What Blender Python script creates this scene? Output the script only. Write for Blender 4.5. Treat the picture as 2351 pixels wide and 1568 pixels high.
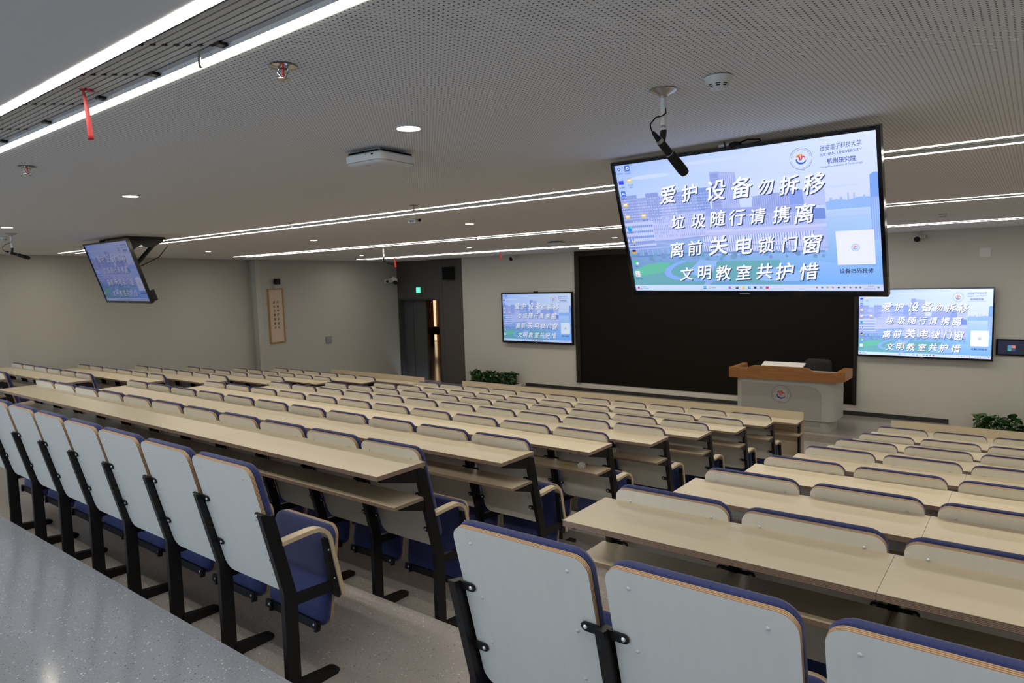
import bpy, math, random
from mathutils import Vector, Matrix
random.seed(7)
PI = math.pi
S = bpy.context.scene
for o in list(bpy.data.objects):
    bpy.data.objects.remove(o)
COL = S.collection

# ------------------------------------------------------------------ camera
cam = bpy.data.objects.new('camera', bpy.data.cameras.new('camera'))
COL.objects.link(cam)
S.camera = cam
cam.data.sensor_width = 36.0
cam.data.lens = 1557.485 * 36.0 / 2351.0
R_ = Vector((0.7907003, 0.61151119, -0.02910494))
U_ = Vector((-0.0325495, 0.0894663, 0.99545784))
F_ = Vector((-0.61133752, 0.78616146, -0.09064541))
CAMZ = 2.69
cam.matrix_world = Matrix(((R_.x, U_.x, -F_.x, 0.0), (R_.y, U_.y, -F_.y, 0.0), (R_.z, U_.z, -F_.z, CAMZ), (0, 0, 0, 1)))
cam.data.clip_start = 0.05
cam.data.clip_end = 80
cam.data.dof.use_dof = True
cam.data.dof.focus_distance = 2.7
cam.data.dof.aperture_fstop = 11.0

# ------------------------------------------------------------------ sky, light, exposure
W = bpy.data.worlds.new('sky')
S.world = W
W.use_nodes = True
bg = W.node_tree.nodes['Background']
bg.inputs[0].default_value = (0.66, 0.81, 1.0, 1)
bg.inputs[1].default_value = 4.8
STRIP_L = 29.0        # radiance of the linear ceiling lights
DOWN_L = 50.0         # radiance of the round downlights
WARM = (1.0, 0.925, 0.79)
SCREEN_L = 1.0
S.view_settings.view_transform = 'Standard'
S.view_settings.look = 'None'
S.view_settings.exposure = 0.24
S.view_settings.gamma = 1.0
S.view_settings.use_curve_mapping = False
S.cycles.max_bounces = 6
S.cycles.diffuse_bounces = 4
S.cycles.glossy_bounces = 3
S.cycles.transmission_bounces = 4
S.cycles.sample_clamp_indirect = 6.0
S.cycles.use_denoising = True
S.cycles.caustics_reflective = False
S.cycles.caustics_refractive = False

# ------------------------------------------------------------------ helpers: materials
def lin(c):
    c = c / 255.0
    return c / 12.92 if c <= 0.04045 else ((c + 0.055) / 1.055) ** 2.4
def rgb(r, g, b):
    return (lin(r), lin(g), lin(b), 1.0)

def mat(name, col, rough=0.5, metal=0.0, emit=None, estr=0.0, coat=0.0, spec=0.5):
    m = bpy.data.materials.new(name)
    m.use_nodes = True
    b = m.node_tree.nodes['Principled BSDF']
    b.inputs['Base Color'].default_value = (*col[:3], 1)
    b.inputs['Roughness'].default_value = rough
    b.inputs['Metallic'].default_value = metal
    b.inputs['Coat Weight'].default_value = coat
    b.inputs['Specular IOR Level'].default_value = spec
    if emit:
        b.inputs['Emission Color'].default_value = (*emit[:3], 1)
        b.inputs['Emission Strength'].default_value = estr
    return m

def nn(m, t, **kw):
    n = m.node_tree.nodes.new(t)
    for k, v in kw.items():
        setattr(n, k, v)
    return n
def lk(m, a, b):
    m.node_tree.links.new(a, b)
def math_n(m, op, a, b=None):
    n = nn(m, 'ShaderNodeMath', operation=op)
    for i, v in enumerate((a, b)):
        if v is None:
            continue
        if isinstance(v, (int, float)):
            n.inputs[i].default_value = v
        else:
            lk(m, v, n.inputs[i])
    return n.outputs[0]
def mix_n(m, fac, a, b):
    n = nn(m, 'ShaderNodeMix', data_type='RGBA')
    if isinstance(fac, (int, float)):
        n.inputs[0].default_value = fac
    else:
        lk(m, fac, n.inputs[0])
    for i, v in ((6, a), (7, b)):
        if isinstance(v, tuple):
            n.inputs[i].default_value = (*v[:3], 1)
        else:
            lk(m, v, n.inputs[i])
    return n.outputs[2]

def grain_mat(name, c1, c2, scale, stretch, rough, coat=0.0):
    m = mat(name, c1, rough, coat=coat)
    b = m.node_tree.nodes['Principled BSDF']
    tc = nn(m, 'ShaderNodeTexCoord')
    mp = nn(m, 'ShaderNodeMapping')
    mp.inputs['Scale'].default_value = stretch
    lk(m, tc.outputs['Object'], mp.inputs[0])
    no = nn(m, 'ShaderNodeTexNoise')
    no.inputs['Scale'].default_value = scale
    no.inputs['Detail'].default_value = 5
    no.inputs['Roughness'].default_value = 0.6
    lk(m, mp.outputs[0], no.inputs['Vector'])
    rp = nn(m, 'ShaderNodeValToRGB')
    rp.color_ramp.elements[0].position = 0.35
    rp.color_ramp.elements[1].position = 0.68
    lk(m, no.outputs['Fac'], rp.inputs[0])
    lk(m, mix_n(m, rp.outputs[0], c1, c2), b.inputs['Base Color'])
    return m

def ply_mat(name, light, dark, n):
    """birch plywood edge: n veneers across the 'layer' attribute"""
    m = mat(name, light, 0.6)
    b = m.node_tree.nodes['Principled BSDF']
    at = nn(m, 'ShaderNodeAttribute', attribute_name='layer')
    w = math_n(m, 'SINE', math_n(m, 'MULTIPLY', at.outputs['Fac'], n * 2 * PI))
    f = math_n(m, 'GREATER_THAN', w, 0.1)
    tc = nn(m, 'ShaderNodeTexCoord')
    no = nn(m, 'ShaderNodeTexNoise')
    no.inputs['Scale'].default_value = 60
    lk(m, tc.outputs['Object'], no.inputs['Vector'])
    f2 = math_n(m, 'MULTIPLY', f, math_n(m, 'ADD', 0.45, no.outputs['Fac']))
    lk(m, mix_n(m, f2, light, dark), b.inputs['Base Color'])
    return m

def terrazzo(name, base, rough):
    m = mat(name, base, rough)
    b = m.node_tree.nodes['Principled BSDF']
    ge = nn(m, 'ShaderNodeNewGeometry')
    col = base
    for scale, thr, dens, tint, seed in ((85, 0.25, 0.20, (0.60, 0.60, 0.60), 0.0), (110, 0.25, 0.14, (0.10, 0.105, 0.12), 5.3), (190, 0.28, 0.22, (0.48, 0.48, 0.50), 9.1), (200, 0.26, 0.22, (0.14, 0.14, 0.15), 3.7)):
        mp = nn(m, 'ShaderNodeMapping')
        mp.inputs['Location'].default_value = (seed, seed * 1.7, 0.0)
        lk(m, ge.outputs['Position'], mp.inputs[0])
        v = nn(m, 'ShaderNodeTexVoronoi')
        v.inputs['Scale'].default_value = scale
        lk(m, mp.outputs[0], v.inputs['Vector'])
        sx = nn(m, 'ShaderNodeSeparateColor')
        lk(m, v.outputs['Color'], sx.inputs[0])
        near = math_n(m, 'LESS_THAN', v.outputs['Distance'], math_n(m, 'MULTIPLY', sx.outputs[1], thr * 1.6))
        pick = math_n(m, 'LESS_THAN', sx.outputs[0], dens)
        col = mix_n(m, math_n(m, 'MULTIPLY', near, pick), col if not isinstance(col, tuple) else col, tint)
    lk(m, col, b.inputs['Base Color'])
    return m

M = {}
M['laminate'] = grain_mat('pale_laminate', (0.74, 0.735, 0.68), (0.715, 0.71, 0.655), 3.0, (12, 12, 1.0), 0.38)
M['desk'] = grain_mat('birch_laminate', (0.66, 0.575, 0.425), (0.635, 0.55, 0.40), 3.0, (1.2, 14, 14), 0.36)
M['ply'] = ply_mat('plywood_edge', (0.52, 0.36, 0.21), (0.20, 0.11, 0.06), 3)
M['ply_desk'] = ply_mat('plywood_edge_dark', (0.36, 0.26, 0.19), (0.13, 0.085, 0.07), 5)
M['ply_arm'] = ply_mat('plywood_armrest', (0.62, 0.51, 0.34), (0.42, 0.31, 0.18), 4)
M['armtop'] = mat('armrest_veneer', (0.62, 0.52, 0.36), 0.4)
M['black'] = mat('black_steel', (0.0065, 0.0065, 0.0075), 0.42, spec=0.3)
M['screw'] = mat('zinc_screw', (0.62, 0.64, 0.68), 0.28, 0.35)
M['fabric'] = grain_mat('blue_fabric', (0.026, 0.037, 0.140), (0.020, 0.029, 0.112), 90.0, (1, 1, 1), 0.95)
bf = M['fabric'].node_tree.nodes['Principled BSDF']
bf.inputs['Sheen Weight'].default_value = 0.15
M['floor'] = terrazzo('terrazzo_platform', (0.285, 0.31, 0.36), 0.13)
M['tier'] = terrazzo('terrazzo_tier', (0.34, 0.317, 0.307), 0.28)
M['podium'] = terrazzo('terrazzo_podium', (0.34, 0.31, 0.27), 0.22)
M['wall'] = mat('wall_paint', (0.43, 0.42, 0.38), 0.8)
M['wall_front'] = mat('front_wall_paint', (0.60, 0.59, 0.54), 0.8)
M['wallgrey'] = mat('grey_wall_panel', (0.085, 0.080, 0.077), 0.6)
M['door'] = mat('grey_door', (0.075, 0.079, 0.084), 0.5)
M['reveal'] = mat('door_reveal', (0.036, 0.036, 0.036), 0.6)
M['ceil_plain'] = mat('ceiling_paint', (0.80, 0.81, 0.82), 0.85)
M['white'] = mat('white_plastic', (0.72, 0.72, 0.70), 0.45)
M['grey'] = mat('grey_plastic', (0.25, 0.26, 0.27), 0.5)
M['alu'] = mat('brushed_aluminium', (0.55, 0.56, 0.58), 0.35, 1.0)
M['chrome'] = mat('chrome', (0.6, 0.6, 0.6), 0.15, 1.0)
M['diffuser'] = mat('grey_slat_paint', (0.52, 0.525, 0.53), 0.5)
M['dark'] = mat('dark_void', (0.006, 0.006, 0.007), 0.8, spec=0.15)
M['blackgloss'] = mat('black_bezel', (0.008, 0.008, 0.009), 0.12)
M['blackmatte'] = mat('black_plastic', (0.009, 0.009, 0.009), 0.55, spec=0.25)
M['board'] = mat('blackboard', (0.008, 0.0066, 0.005), 0.6, spec=0.1)
M['boardframe'] = mat('board_frame', (0.018, 0.015, 0.013), 0.5, spec=0.3)
M['red'] = mat('red_ribbon', (0.30, 0.010, 0.012), 0.6)
M['lightstrip'] = mat('strip_light_glow', (0.9, 0.9, 0.9), 0.5, emit=WARM, estr=STRIP_L)
M['downlight'] = mat('downlight_glow', (0.9, 0.9, 0.9), 0.5, emit=(1.0, 0.92, 0.80), estr=DOWN_L)
M['oak'] = grain_mat('orange_wood', (0.36, 0.16, 0.045), (0.27, 0.11, 0.03), 4.0, (1.0, 8, 8), 0.35)
M['lectern'] = mat('lectern_grey', (0.44, 0.44, 0.41), 0.42)
M['lectern_in'] = mat('lectern_panel', (0.36, 0.36, 0.335), 0.42)
M['skirt'] = mat('dark_skirting', (0.025, 0.026, 0.028), 0.4)
M['leaf'] = mat('leaf_green', (0.018, 0.075, 0.014), 0.4)
M['leaf2'] = mat('leaf_light', (0.045, 0.13, 0.025), 0.4)
M['paper'] = mat('scroll_paper', (0.56, 0.45, 0.36), 0.8)
M['goldframe'] = mat('gilt_frame', (0.36, 0.20, 0.05), 0.4)
M['ink'] = mat('ink', (0.015, 0.014, 0.012), 0.7)
M['blueink'] = mat('emblem_blue', (0.02, 0.03, 0.22), 0.5)
M['redink'] = mat('emblem_red', (0.45, 0.03, 0.02), 0.5)
M['orangeink'] = mat('emblem_orange', (0.75, 0.32, 0.03), 0.5)
M['emblembg'] = mat('emblem_disc', (0.43, 0.425, 0.41), 0.5)
M['exitgreen'] = mat('exit_glow', (0.0, 0.2, 0.1), 0.4, emit=(0.02, 0.85, 0.38), estr=1.3)
M['exitwhite'] = mat('exit_figure', (0.4, 0.9, 0.7), 0.4, emit=(0.35, 1.0, 0.75), estr=1.0)
M['corridor'] = grain_mat('corridor_wood', (0.22, 0.09, 0.03), (0.15, 0.06, 0.02), 3.0, (1, 1, 6), 0.4)
M['corr_floor'] = mat('corridor_floor', (0.18, 0.14, 0.13), 0.12)
M['corr_light'] = mat('corridor_glow', (0.9, 0.8, 0.6), 0.5, emit=(1.0, 0.72, 0.42), estr=0.9)
M['corr_fill'] = mat('corridor_fill_glow', (0.9, 0.8, 0.7), 0.5, emit=(1.0, 0.82, 0.6), estr=14.0)
M['tissue'] = mat('tissue_paper', (0.75, 0.74, 0.72), 0.9)
M['yellow'] = mat('yellow_wrapper', (0.55, 0.36, 0.02), 0.4)
M['clearbag'] = mat('crumpled_film', (0.42, 0.38, 0.31), 0.35)
M['navychair'] = mat('dark_chair_fabric', (0.012, 0.013, 0.016), 0.8)

def perforated():
    m = mat('perforated_ceiling', (0.84, 0.84, 0.83), 0.85)
    b = m.node_tree.nodes['Principled BSDF']
    ge = nn(m, 'ShaderNodeNewGeometry')
    sp = nn(m, 'ShaderNodeSeparateXYZ')
    lk(m, ge.outputs['Position'], sp.inputs[0])
    d = []
    for ax in (0, 1):
        a = math_n(m, 'DIVIDE', sp.outputs[ax], 0.0149)
        f = math_n(m, 'SUBTRACT', math_n(m, 'FRACT', a), 0.5)
        d.append(math_n(m, 'MULTIPLY', f, f))
    r = math_n(m, 'SQRT', math_n(m, 'ADD', d[0], d[1]))
    hole = math_n(m, 'LESS_THAN', r, 0.175)
    lk(m, mix_n(m, hole, (0.84, 0.84, 0.83), (0.06, 0.06, 0.06)), b.inputs['Base Color'])
    return m
M['ceil'] = perforated()

# ------------------------------------------------------------------ helpers: meshes
class MB:
    def __init__(self):
        self.v = []; self.f = []; self.m = []; self.l = []
        self.mats = []
    def mi(self, mt):
        if mt not in self.mats:
            self.mats.append(mt)
        return self.mats.index(mt)
    def add(self, vs, fs, mt, layers=None, fm=None):
        o = len(self.v)
        self.v += [tuple(p) for p in vs]
        self.l += layers if layers else [0.0] * len(vs)
        for i, q in enumerate(fs):
            self.f.append([o + k for k in q])
            self.m.append(self.mi(fm[i] if fm else mt))
    def box(self, a, b, mt, side=None, axis=2):
        """box from a to b; with side the four faces round `axis` take that material (plywood edges)"""
        (x0, y0, z0), (x1, y1, z1) = a, b
        vs = [(x, y, z) for z in (z0, z1) for y in (y0, y1) for x in (x0, x1)]
        fs = [(0, 2, 3, 1), (4, 5, 7, 6), (0, 1, 5, 4), (2, 6, 7, 3), (0, 4, 6, 2), (1, 3, 7, 5)]
        ax = [2, 2, 1, 1, 0, 0]
        fm = [(mt if (side is None or q == axis) else side) for q in ax]
        lo, hi = (a[axis], b[axis])
        ly = [0.0 if abs(p[axis] - lo) < 1e-9 else 1.0 for p in vs]
        self.add(vs, fs, mt, ly, fm)
    def prism(self, pts, lo, hi, mt, plane='yz', side=None):
        """polygon pts extruded from lo to hi along the remaining axis"""
        n = len(pts)
        def P(p, t):
            if plane == 'yz': return (t, p[0], p[1])
            if plane == 'xz': return (p[0], t, p[1])
            return (p[0], p[1], t)
        vs = [P(p, lo) for p in pts] + [P(p, hi) for p in pts]
        fs = [tuple(range(n - 1, -1, -1)), tuple(range(n, 2 * n))]
        fm = [mt, mt]
        for i in range(n):
            j = (i + 1) % n
            fs.append((i, j, n + j, n + i)); fm.append(side or mt)
        self.add(vs, fs, mt, [0.0] * n + [1.0] * n, fm)
    def loft(self, rings, mt, cap0=True, cap1=True, layers=None):
        n = len(rings[0])
        vs = [p for r in rings for p in r]
        fs = []
        for k in range(len(rings) - 1):
            for i in range(n):
                j = (i + 1) % n
                fs.append((k * n + i, k * n + j, (k + 1) * n + j, (k + 1) * n + i))
        if cap0: fs.append(tuple(range(n - 1, -1, -1)))
        if cap1: fs.append(tuple(range((len(rings) - 1) * n, len(rings) * n)))
        ly = None
        if layers:
            ly = [layers[k] for k in range(len(rings)) for _ in range(n)]
        self.add(vs, fs, mt, ly)
    def lathe(self, prof, mt, n=24, c=(0, 0, 0), cap0=True, cap1=True):
        """profile of (radius, z) turned about z"""
        self.loft([[(c[0] + r * math.cos(2 * PI * i / n), c[1] + r * math.sin(2 * PI * i / n), c[2] + z) for i in range(n)] for r, z in prof], mt, cap0, cap1)
    def tube(self, path, r, mt, n=8):
        rings = []
        path = [Vector(p) for p in path]
        for k, p in enumerate(path):
            t = (path[min(k + 1, len(path) - 1)] - path[max(k - 1, 0)]).normalized()
            a = t.cross(Vector((0, 0, 1)))
            if a.length < 1e-3: a = t.cross(Vector((1, 0, 0)))
            a.normalize(); b = t.cross(a)
            rr = r[k] if isinstance(r, (list, tuple)) else r
            rings.append([tuple(p + a * rr * math.cos(2 * PI * i / n) + b * rr * math.sin(2 * PI * i / n)) for i in range(n)])
        self.loft(rings, mt)
    def screw(self, c, nrm, r, mt):
        c = Vector(c); nrm = Vector(nrm).normalized()
        a = nrm.cross(Vector((1, 0, 0)));
        if a.length < 1e-3: a = nrm.cross(Vector((0, 0, 1)))
        a.normalize(); b = nrm.cross(a)
        rings = []
        for rr, h in ((r, 0), (r, 0.3 * r), (0.7 * r, 0.62 * r), (0.25 * r, 0.75 * r)):
            rings.append([tuple(c + nrm * h + a * rr * math.cos(2 * PI * i / 8) + b * rr * math.sin(2 * PI * i / 8)) for i in range(8)])
        self.loft(rings, mt)
    def mesh(self, name, smooth=False):
        me = bpy.data.meshes.new(name)
        me.from_pydata(self.v, [], self.f)
        for mt in self.mats:
            me.materials.append(mt)
        me.polygons.foreach_set('material_index', self.m)
        if any(self.l):
            at = me.attributes.new('layer', 'FLOAT', 'POINT')
            at.data.foreach_set('value', self.l)
        me.update()
        import bmesh
        bm = bmesh.new(); bm.from_mesh(me)
        bmesh.ops.recalc_face_normals(bm, faces=bm.faces)
        bm.to_mesh(me); bm.free()
        if smooth:
            me.polygons.foreach_set('use_smooth', [True] * len(me.polygons))
            try:
                me.set_sharp_from_angle(angle=math.radians(smooth if smooth is not True else 40))
            except Exception:
                pass
        return me

def link(name, me, parent=None, loc=None, rot=None):
    o = bpy.data.objects.new(name, me)
    COL.objects.link(o)
    if parent: o.parent = parent
    if loc: o.location = loc
    if rot: o.rotation_euler = rot
    return o
def thing(name, label, cat, loc=(0, 0, 0), rot=None, group=None):
    o = link(name, None, None, loc, rot)
    o.empty_display_size = 0.1
    o['label'] = label; o['category'] = cat
    if group: o['group'] = group
    return o
def tag(o, label, cat, group=None):
    o['label'] = label; o['category'] = cat
    if group: o['group'] = group
    return o
def struct(name, mb, parent=None, smooth=False):
    o = link(name, mb.mesh(name, smooth), parent)
    if not parent: o['kind'] = 'structure'
    return o
def rrect(x0, x1, z0, z1, r, n=5, inset=0.0, rb=None):
    """rounded rectangle outline, top radius r and bottom radius rb"""
    x0 += inset; x1 -= inset; z0 += inset; z1 -= inset
    rb = r if rb is None else rb
    r = max(r - inset * 0.5, 0.004); rb = max(rb - inset * 0.5, 0.004)
    out = []
    for cx, cz, a0, rr in ((x1 - rb, z0 + rb, -PI / 2, rb), (x1 - r, z1 - r, 0, r), (x0 + r, z1 - r, PI / 2, r), (x0 + rb, z0 + rb, PI, rb)):
        for k in range(n + 1):
            a = a0 + (PI / 2) * k / n
            out.append((cx + rr * math.cos(a), cz + rr * math.sin(a)))
    return out
def ordinal(n):
    return ['first', 'second', 'third', 'fourth', 'fifth', 'sixth', 'seventh', 'eighth', 'ninth', 'tenth', 'eleventh', 'twelfth'][n]

# ------------------------------------------------------------------ the hall: levels
YR = [2.3209, 3.2295, 4.1642, 5.095, 6.0326, 6.995, 7.929]        # desk back edges, rear to front
ZD = [1.8074, 1.6576, 1.5122, 1.3705, 1.2304, 1.0873, 0.9712]      # desk tops
FL = [z - 0.932 for z in ZD]                                        # tier under each of those rows
Y_PANEL, Z_PANEL = 9.233, 0.7555
Y_REAR, F_REAR = 1.444, 1.03                                        # the deskless rear row
PLAT = 1.185
CEIL = 3.275
YF = 12.9
FRONT = FL[-1]
PODZ = 0.15
XRIGHT, YBACK = 4.6, -6.5

def xleft(y):
    if y <= 8.14: return -11.0 - 0.95 if y < 3.3 else -11.95 + (y - 3.3) * (-13.43 + 11.95) / (8.14 - 3.3)
    return -13.20 + (y - 8.14) * (-0.78) / 4.76
def slab(name, y0, y1, z, mt, x1=XRIGHT, zb=-0.25):
    ys = [y0] + [q for q in (3.3, 8.14) if y0 < q < y1] + [y1]
    pts = [(x1, y0), (x1, y1)]
    for y in reversed(ys):
        if y == 8.14: pts.append((-13.20, y))
        pts.append((xleft(y), y))
    mb = MB(); mb.prism(pts, zb, z, mt, 'xy')
    return struct(name, mb)
edges = [Y_REAR - 0.04] + [y - 0.035 for y in YR]
slab('floor_platform', YBACK, edges[0], PLAT, M['floor'])
lv = [F_REAR] + FL
for i in range(7):
    slab('floor_tier', edges[i], edges[i + 1], lv[i], M['tier'])
slab('floor_front', edges[7], YF, FRONT, M['tier'])
mb = MB(); mb.box((-9.64, 11.06, FRONT), (-1.09, YF, PODZ), M['podium'])
struct('floor_podium', mb)

# ceiling: plain behind the first light slot, perforated in front of it, with four slots left open for the air slats
SL = [(0.773, 0.965), (3.915, 4.140), (7.05, 7.32), (10.62, 10.93)]   # y of the two light lines of each slot
SLX = [-11.95, -11.49, -12.13, -12.87]
LW = 0.037
def ceiling_piece(name, a, b, m):
    mb = MB(); mb.box(a, b, m); struct(name, mb)
cuts = [YBACK - 0.1]
for a, b in SL: cuts += [a - LW / 2, b + LW / 2]
cuts.append(YF + 0.1)
for k in range(0, len(cuts), 2):
    ceiling_piece('ceiling', (-15.2, cuts[k], CEIL), (XRIGHT + 0.2, cuts[k + 1], CEIL + 0.12), M['ceil_plain'] if k == 0 else M['ceil'])
for k, (a, b) in enumerate(SL):
    ceiling_piece('ceiling', (-15.2, a - LW / 2, CEIL), (SLX[k], b + LW / 2, CEIL + 0.12), M['ceil'])
    ceiling_piece('ceiling_recess', (-15.2, a - 0.05, CEIL + 0.12), (XRIGHT + 0.2, b + 0.05, CEIL + 0.16), M['dark'])

# walls
T = 0.12
def wallseg(name, p, q, mt, z0=-0.25, z1=CEIL):
    mb = MB()
    d = Vector((q[0] - p[0], q[1] - p[1])).normalized(); n = Vector((-d.y, d.x)) * T
    mb.prism([p, q, (q[0] + n.x, q[1] + n.y), (p[0] + n.x, p[1] + n.y)], z0, z1, mt, 'xy')
    return struct(name, mb)
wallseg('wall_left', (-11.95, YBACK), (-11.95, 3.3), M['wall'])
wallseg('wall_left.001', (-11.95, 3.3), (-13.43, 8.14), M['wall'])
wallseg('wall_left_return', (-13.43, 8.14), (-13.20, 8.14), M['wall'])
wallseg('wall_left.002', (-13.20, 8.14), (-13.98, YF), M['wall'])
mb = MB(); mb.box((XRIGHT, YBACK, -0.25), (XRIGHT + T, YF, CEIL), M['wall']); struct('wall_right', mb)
# front wall: grey panelled bay with the doorway, then the white wall
DX0, DX1, DZ = -13.95, -12.39, 2.25
mb = MB()
mb.box((DX0 - 0.2, YF, DZ), (-12.28, YF + T, CEIL), M['wallgrey'])
mb.box((DX1, YF, -0.25), (-12.28, YF + T, DZ), M['wallgrey'])
mb.box((-12.272, YF, -0.25), (-11.575, YF + T, CEIL), M['wallgrey'])
mb.box((-12.29, YF + 0.012, -0.25), (-12.26, YF + T, CEIL), M['dark'])
mb.box((DX0 - 0.2, YF, -0.25), (DX0, YF + T, DZ), M['wallgrey'])
struct('wall_front_bay', mb)
mb = MB(); mb.box((-11.575, YF, -0.25), (XRIGHT + T, YF + T, CEIL), M['wall_front']); struct('wall_front', mb)
# rear wall with a window band that lets the daylight in
WX = [(-11.2, -8.4), (-8.1, -5.3), (-5.0, -2.2), (-1.9, 0.6)]
WZ0, WZ1 = PLAT + 0.5, CEIL - 0.22
mb = MB()
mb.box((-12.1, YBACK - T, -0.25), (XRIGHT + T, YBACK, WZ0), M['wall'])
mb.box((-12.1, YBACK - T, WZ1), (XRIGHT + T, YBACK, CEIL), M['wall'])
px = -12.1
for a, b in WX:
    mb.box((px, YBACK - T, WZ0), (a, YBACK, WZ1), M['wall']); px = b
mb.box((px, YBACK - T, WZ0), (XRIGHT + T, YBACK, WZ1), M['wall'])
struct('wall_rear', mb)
for k, (a, b) in enumerate(WX):
    mb = MB()
    fr = 0.05
    for (x0, x1, z0, z1) in ((a, b, WZ0, WZ0 + fr), (a, b, WZ1 - fr, WZ1), (a, a + fr, WZ0, WZ1), (b - fr, b, WZ0, WZ1), ((a + b) / 2 - fr / 2, (a + b) / 2 + fr / 2, WZ0, WZ1)):
        mb.box((x0, YBACK - 0.09, z0), (x1, YBACK - 0.03, z1), M['grey'])
    struct('window_%d' % (k + 1), mb)
# dark skirting on the podium
mb = MB(); mb.box((-9.64, YF - 0.014, PODZ), (-1.09, YF, PODZ + 0.075), M['skirt']); struct('baseboard_front', mb)

# door leaf, reveal and the corridor behind
mb = MB()
mb.box((DX0, YF + 0.0, FRONT), (DX0 + 0.05, YF + 0.22, DZ), M['reveal'])
mb.box((DX0 + 0.05, YF + 0.0, DZ - 0.04), (DX1 - 0.05, YF + 0.22, DZ), M['reveal'])
mb.box((DX1 - 0.05, YF + 0.0, FRONT), (DX1, YF + 0.22, DZ), M['reveal'])
fr = struct('door_1', mb)
mb = MB(); mb.box((DX0 + 0.05, YF + 0.15, FRONT + 0.01), (-13.06, YF + 0.20, DZ - 0.04), M['door']); mb.box((DX0 + 0.40, YF + 0.147, FRONT + 0.01), (DX0 + 0.41, YF + 0.151, DZ - 0.04), M['dark'])
link('door_leaf', mb.mesh('door_leaf'), fr)
mb = MB(); mb.box((-26.0, YF + T, FRONT - 0.1), (-10.6, 24.0, FRONT), M['corr_floor']); struct('floor_corridor', mb)
mb = MB()
mb.box((-26.0, 22.0, FRONT), (-10.6, 22.15, CEIL), M['corridor'])
mb.box((-10.75, YF + T, FRONT), (-10.6, 22.0, CEIL), M['corridor'])
mb.box((-26.1, YF + T, FRONT), (-26.0, 22.0, CEIL), M['corridor'])
mb.box((-26.0, YF + T, CEIL - 0.3), (-10.6, 22.0, CEIL - 0.2), M['corridor'])
mb.box((-26.0, YF + T - 0.06, FRONT), (-14.2, YF + T, CEIL), M['corridor'])
mb.box((-22.4, 21.9, 1.75), (-21.6, 22.0, 1.80), M['oak'])
struct('wall_corridor', mb)
mb = MB(); mb.box((-21.5, 15.0, CEIL - 0.34), (-18.5, 15.3, CEIL - 0.305), M['corr_fill']); tag(link('corridor_fill', mb.mesh('corridor_fill')), 'unseen glowing panel added to brighten the corridor behind the front door', 'lamp')  # added emitter, hidden from view, that lifts the light on the corridor wood
mb = MB(); mb.box((-21.46, 21.92, FRONT + 0.02), (-21.37, 21.98, 2.95), M['corr_light'])
tag(link('wall_lamp', mb.mesh('wall_lamp')), 'warm upright light strip glowing in the corridor behind the door gap', 'lamp')
t = thing('corridor_cabinet', 'dark two-part cabinet standing in the corridor seen through the door gap', 'cabinet', (-19.65, 20.1, FRONT))
mb = MB(); mb.box((-0.30, -0.1, 0.50), (-0.02, 0.3, 0.80), M['blackmatte']); link('box', mb.mesh('box'), t)
mb = MB(); mb.box((0.02, -0.1, 0.50), (0.29, 0.3, 0.81), M['blackmatte']); link('box', mb.mesh('box'), t)
for q in (-0.27, 0.25):
    mb = MB(); mb.box((q, 0.0, 0.0), (q + 0.03, 0.2, 0.50), M['blackmatte']); link('leg', mb.mesh('leg'), t)

# ------------------------------------------------------------------ ceiling lights and air slats
names_sl = ['slot above the rear row', 'slot past the round downlight', 'slot before the front third', 'slot closest to the blackboard']
for k, (a, b) in enumerate(SL):
    for j, y in enumerate((a, b)):
        mb = MB(); mb.box((SLX[k], y - LW / 2, CEIL + 0.0), (XRIGHT - 0.02, y + LW / 2, CEIL + 0.03), M['diffuser'])
        q = [(SLX[k] + 0.004, y - LW / 2 + 0.002, CEIL - 0.001), (XRIGHT - 0.024, y - LW / 2 + 0.002, CEIL - 0.001), (XRIGHT - 0.024, y + LW / 2 - 0.002, CEIL - 0.001), (SLX[k] + 0.004, y + LW / 2 - 0.002, CEIL - 0.001)]
        mb.add(q, [(3, 2, 1, 0)], M['lightstrip'])
        tag(link('strip_light', mb.mesh('strip_light')), 'long white strip light on the %s edge of the %s' % (('rear', 'front')[j], names_sl[k]), 'strip light', 'linear ceiling lights')
    # air diffuser: slats in the slot
    t = thing('air_diffuser', 'grey slatted air diffuser in the ceiling %s' % names_sl[k], 'air vent', (0, (a + b) / 2, CEIL), group='ceiling air slots')
    w = b - a - LW
    n = 8 if k == 0 else 5
    for q in range(n):
        mb = MB()
        c = -w / 2 + (q + 0.5) * w / n
        h = w / n * (0.37 if q < n - 1 else 0.46)
        if q == n - 1: c += 0.002
        mb.prism([(c - h, 0.012), (c + h, 0.012), (c + h * 0.8, 0.03), (c - h * 0.8, 0.03)], SLX[k], XRIGHT - 0.02, M['diffuser'])
        link('slat', mb.mesh('slat'), t)
    if k == 0:
        for x in (-1.1, -1.6, -1.95, -2.3, -2.75, -3.2, -3.9):
            mb = MB(); mb.box((x - 0.012, w / 2 - 0.024, 0.004), (x + 0.012, w / 2 - 0.002, 0.013), M['blackmatte'])
            link('clip', mb.mesh('clip'), t)
        for x in (-1.75, -2.1, -2.55, -3.05, -3.6):
            for q in range(n - 1):
                c = -w / 2 + (q + 1.0) * w / n
                mb = MB(); mb.box((x - 0.006 + 0.02 * q, c - 0.005, 0.010), (x + 0.006 + 0.02 * q, c + 0.005, 0.02), M['blackmatte'])
                link('spacer', mb.mesh('spacer'), t)
mb = MB(); mb.tube([(0, 0, 0.02), (0, 0, -0.025), (0.004, 0, -0.03)], 0.004, M['chrome'])
tag(link('steel_hook', mb.mesh('steel_hook', True), None, (-1.69, 0.925, CEIL)), 'small bright steel hook under the air slats of the rear ceiling slot', 'hook')

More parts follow.
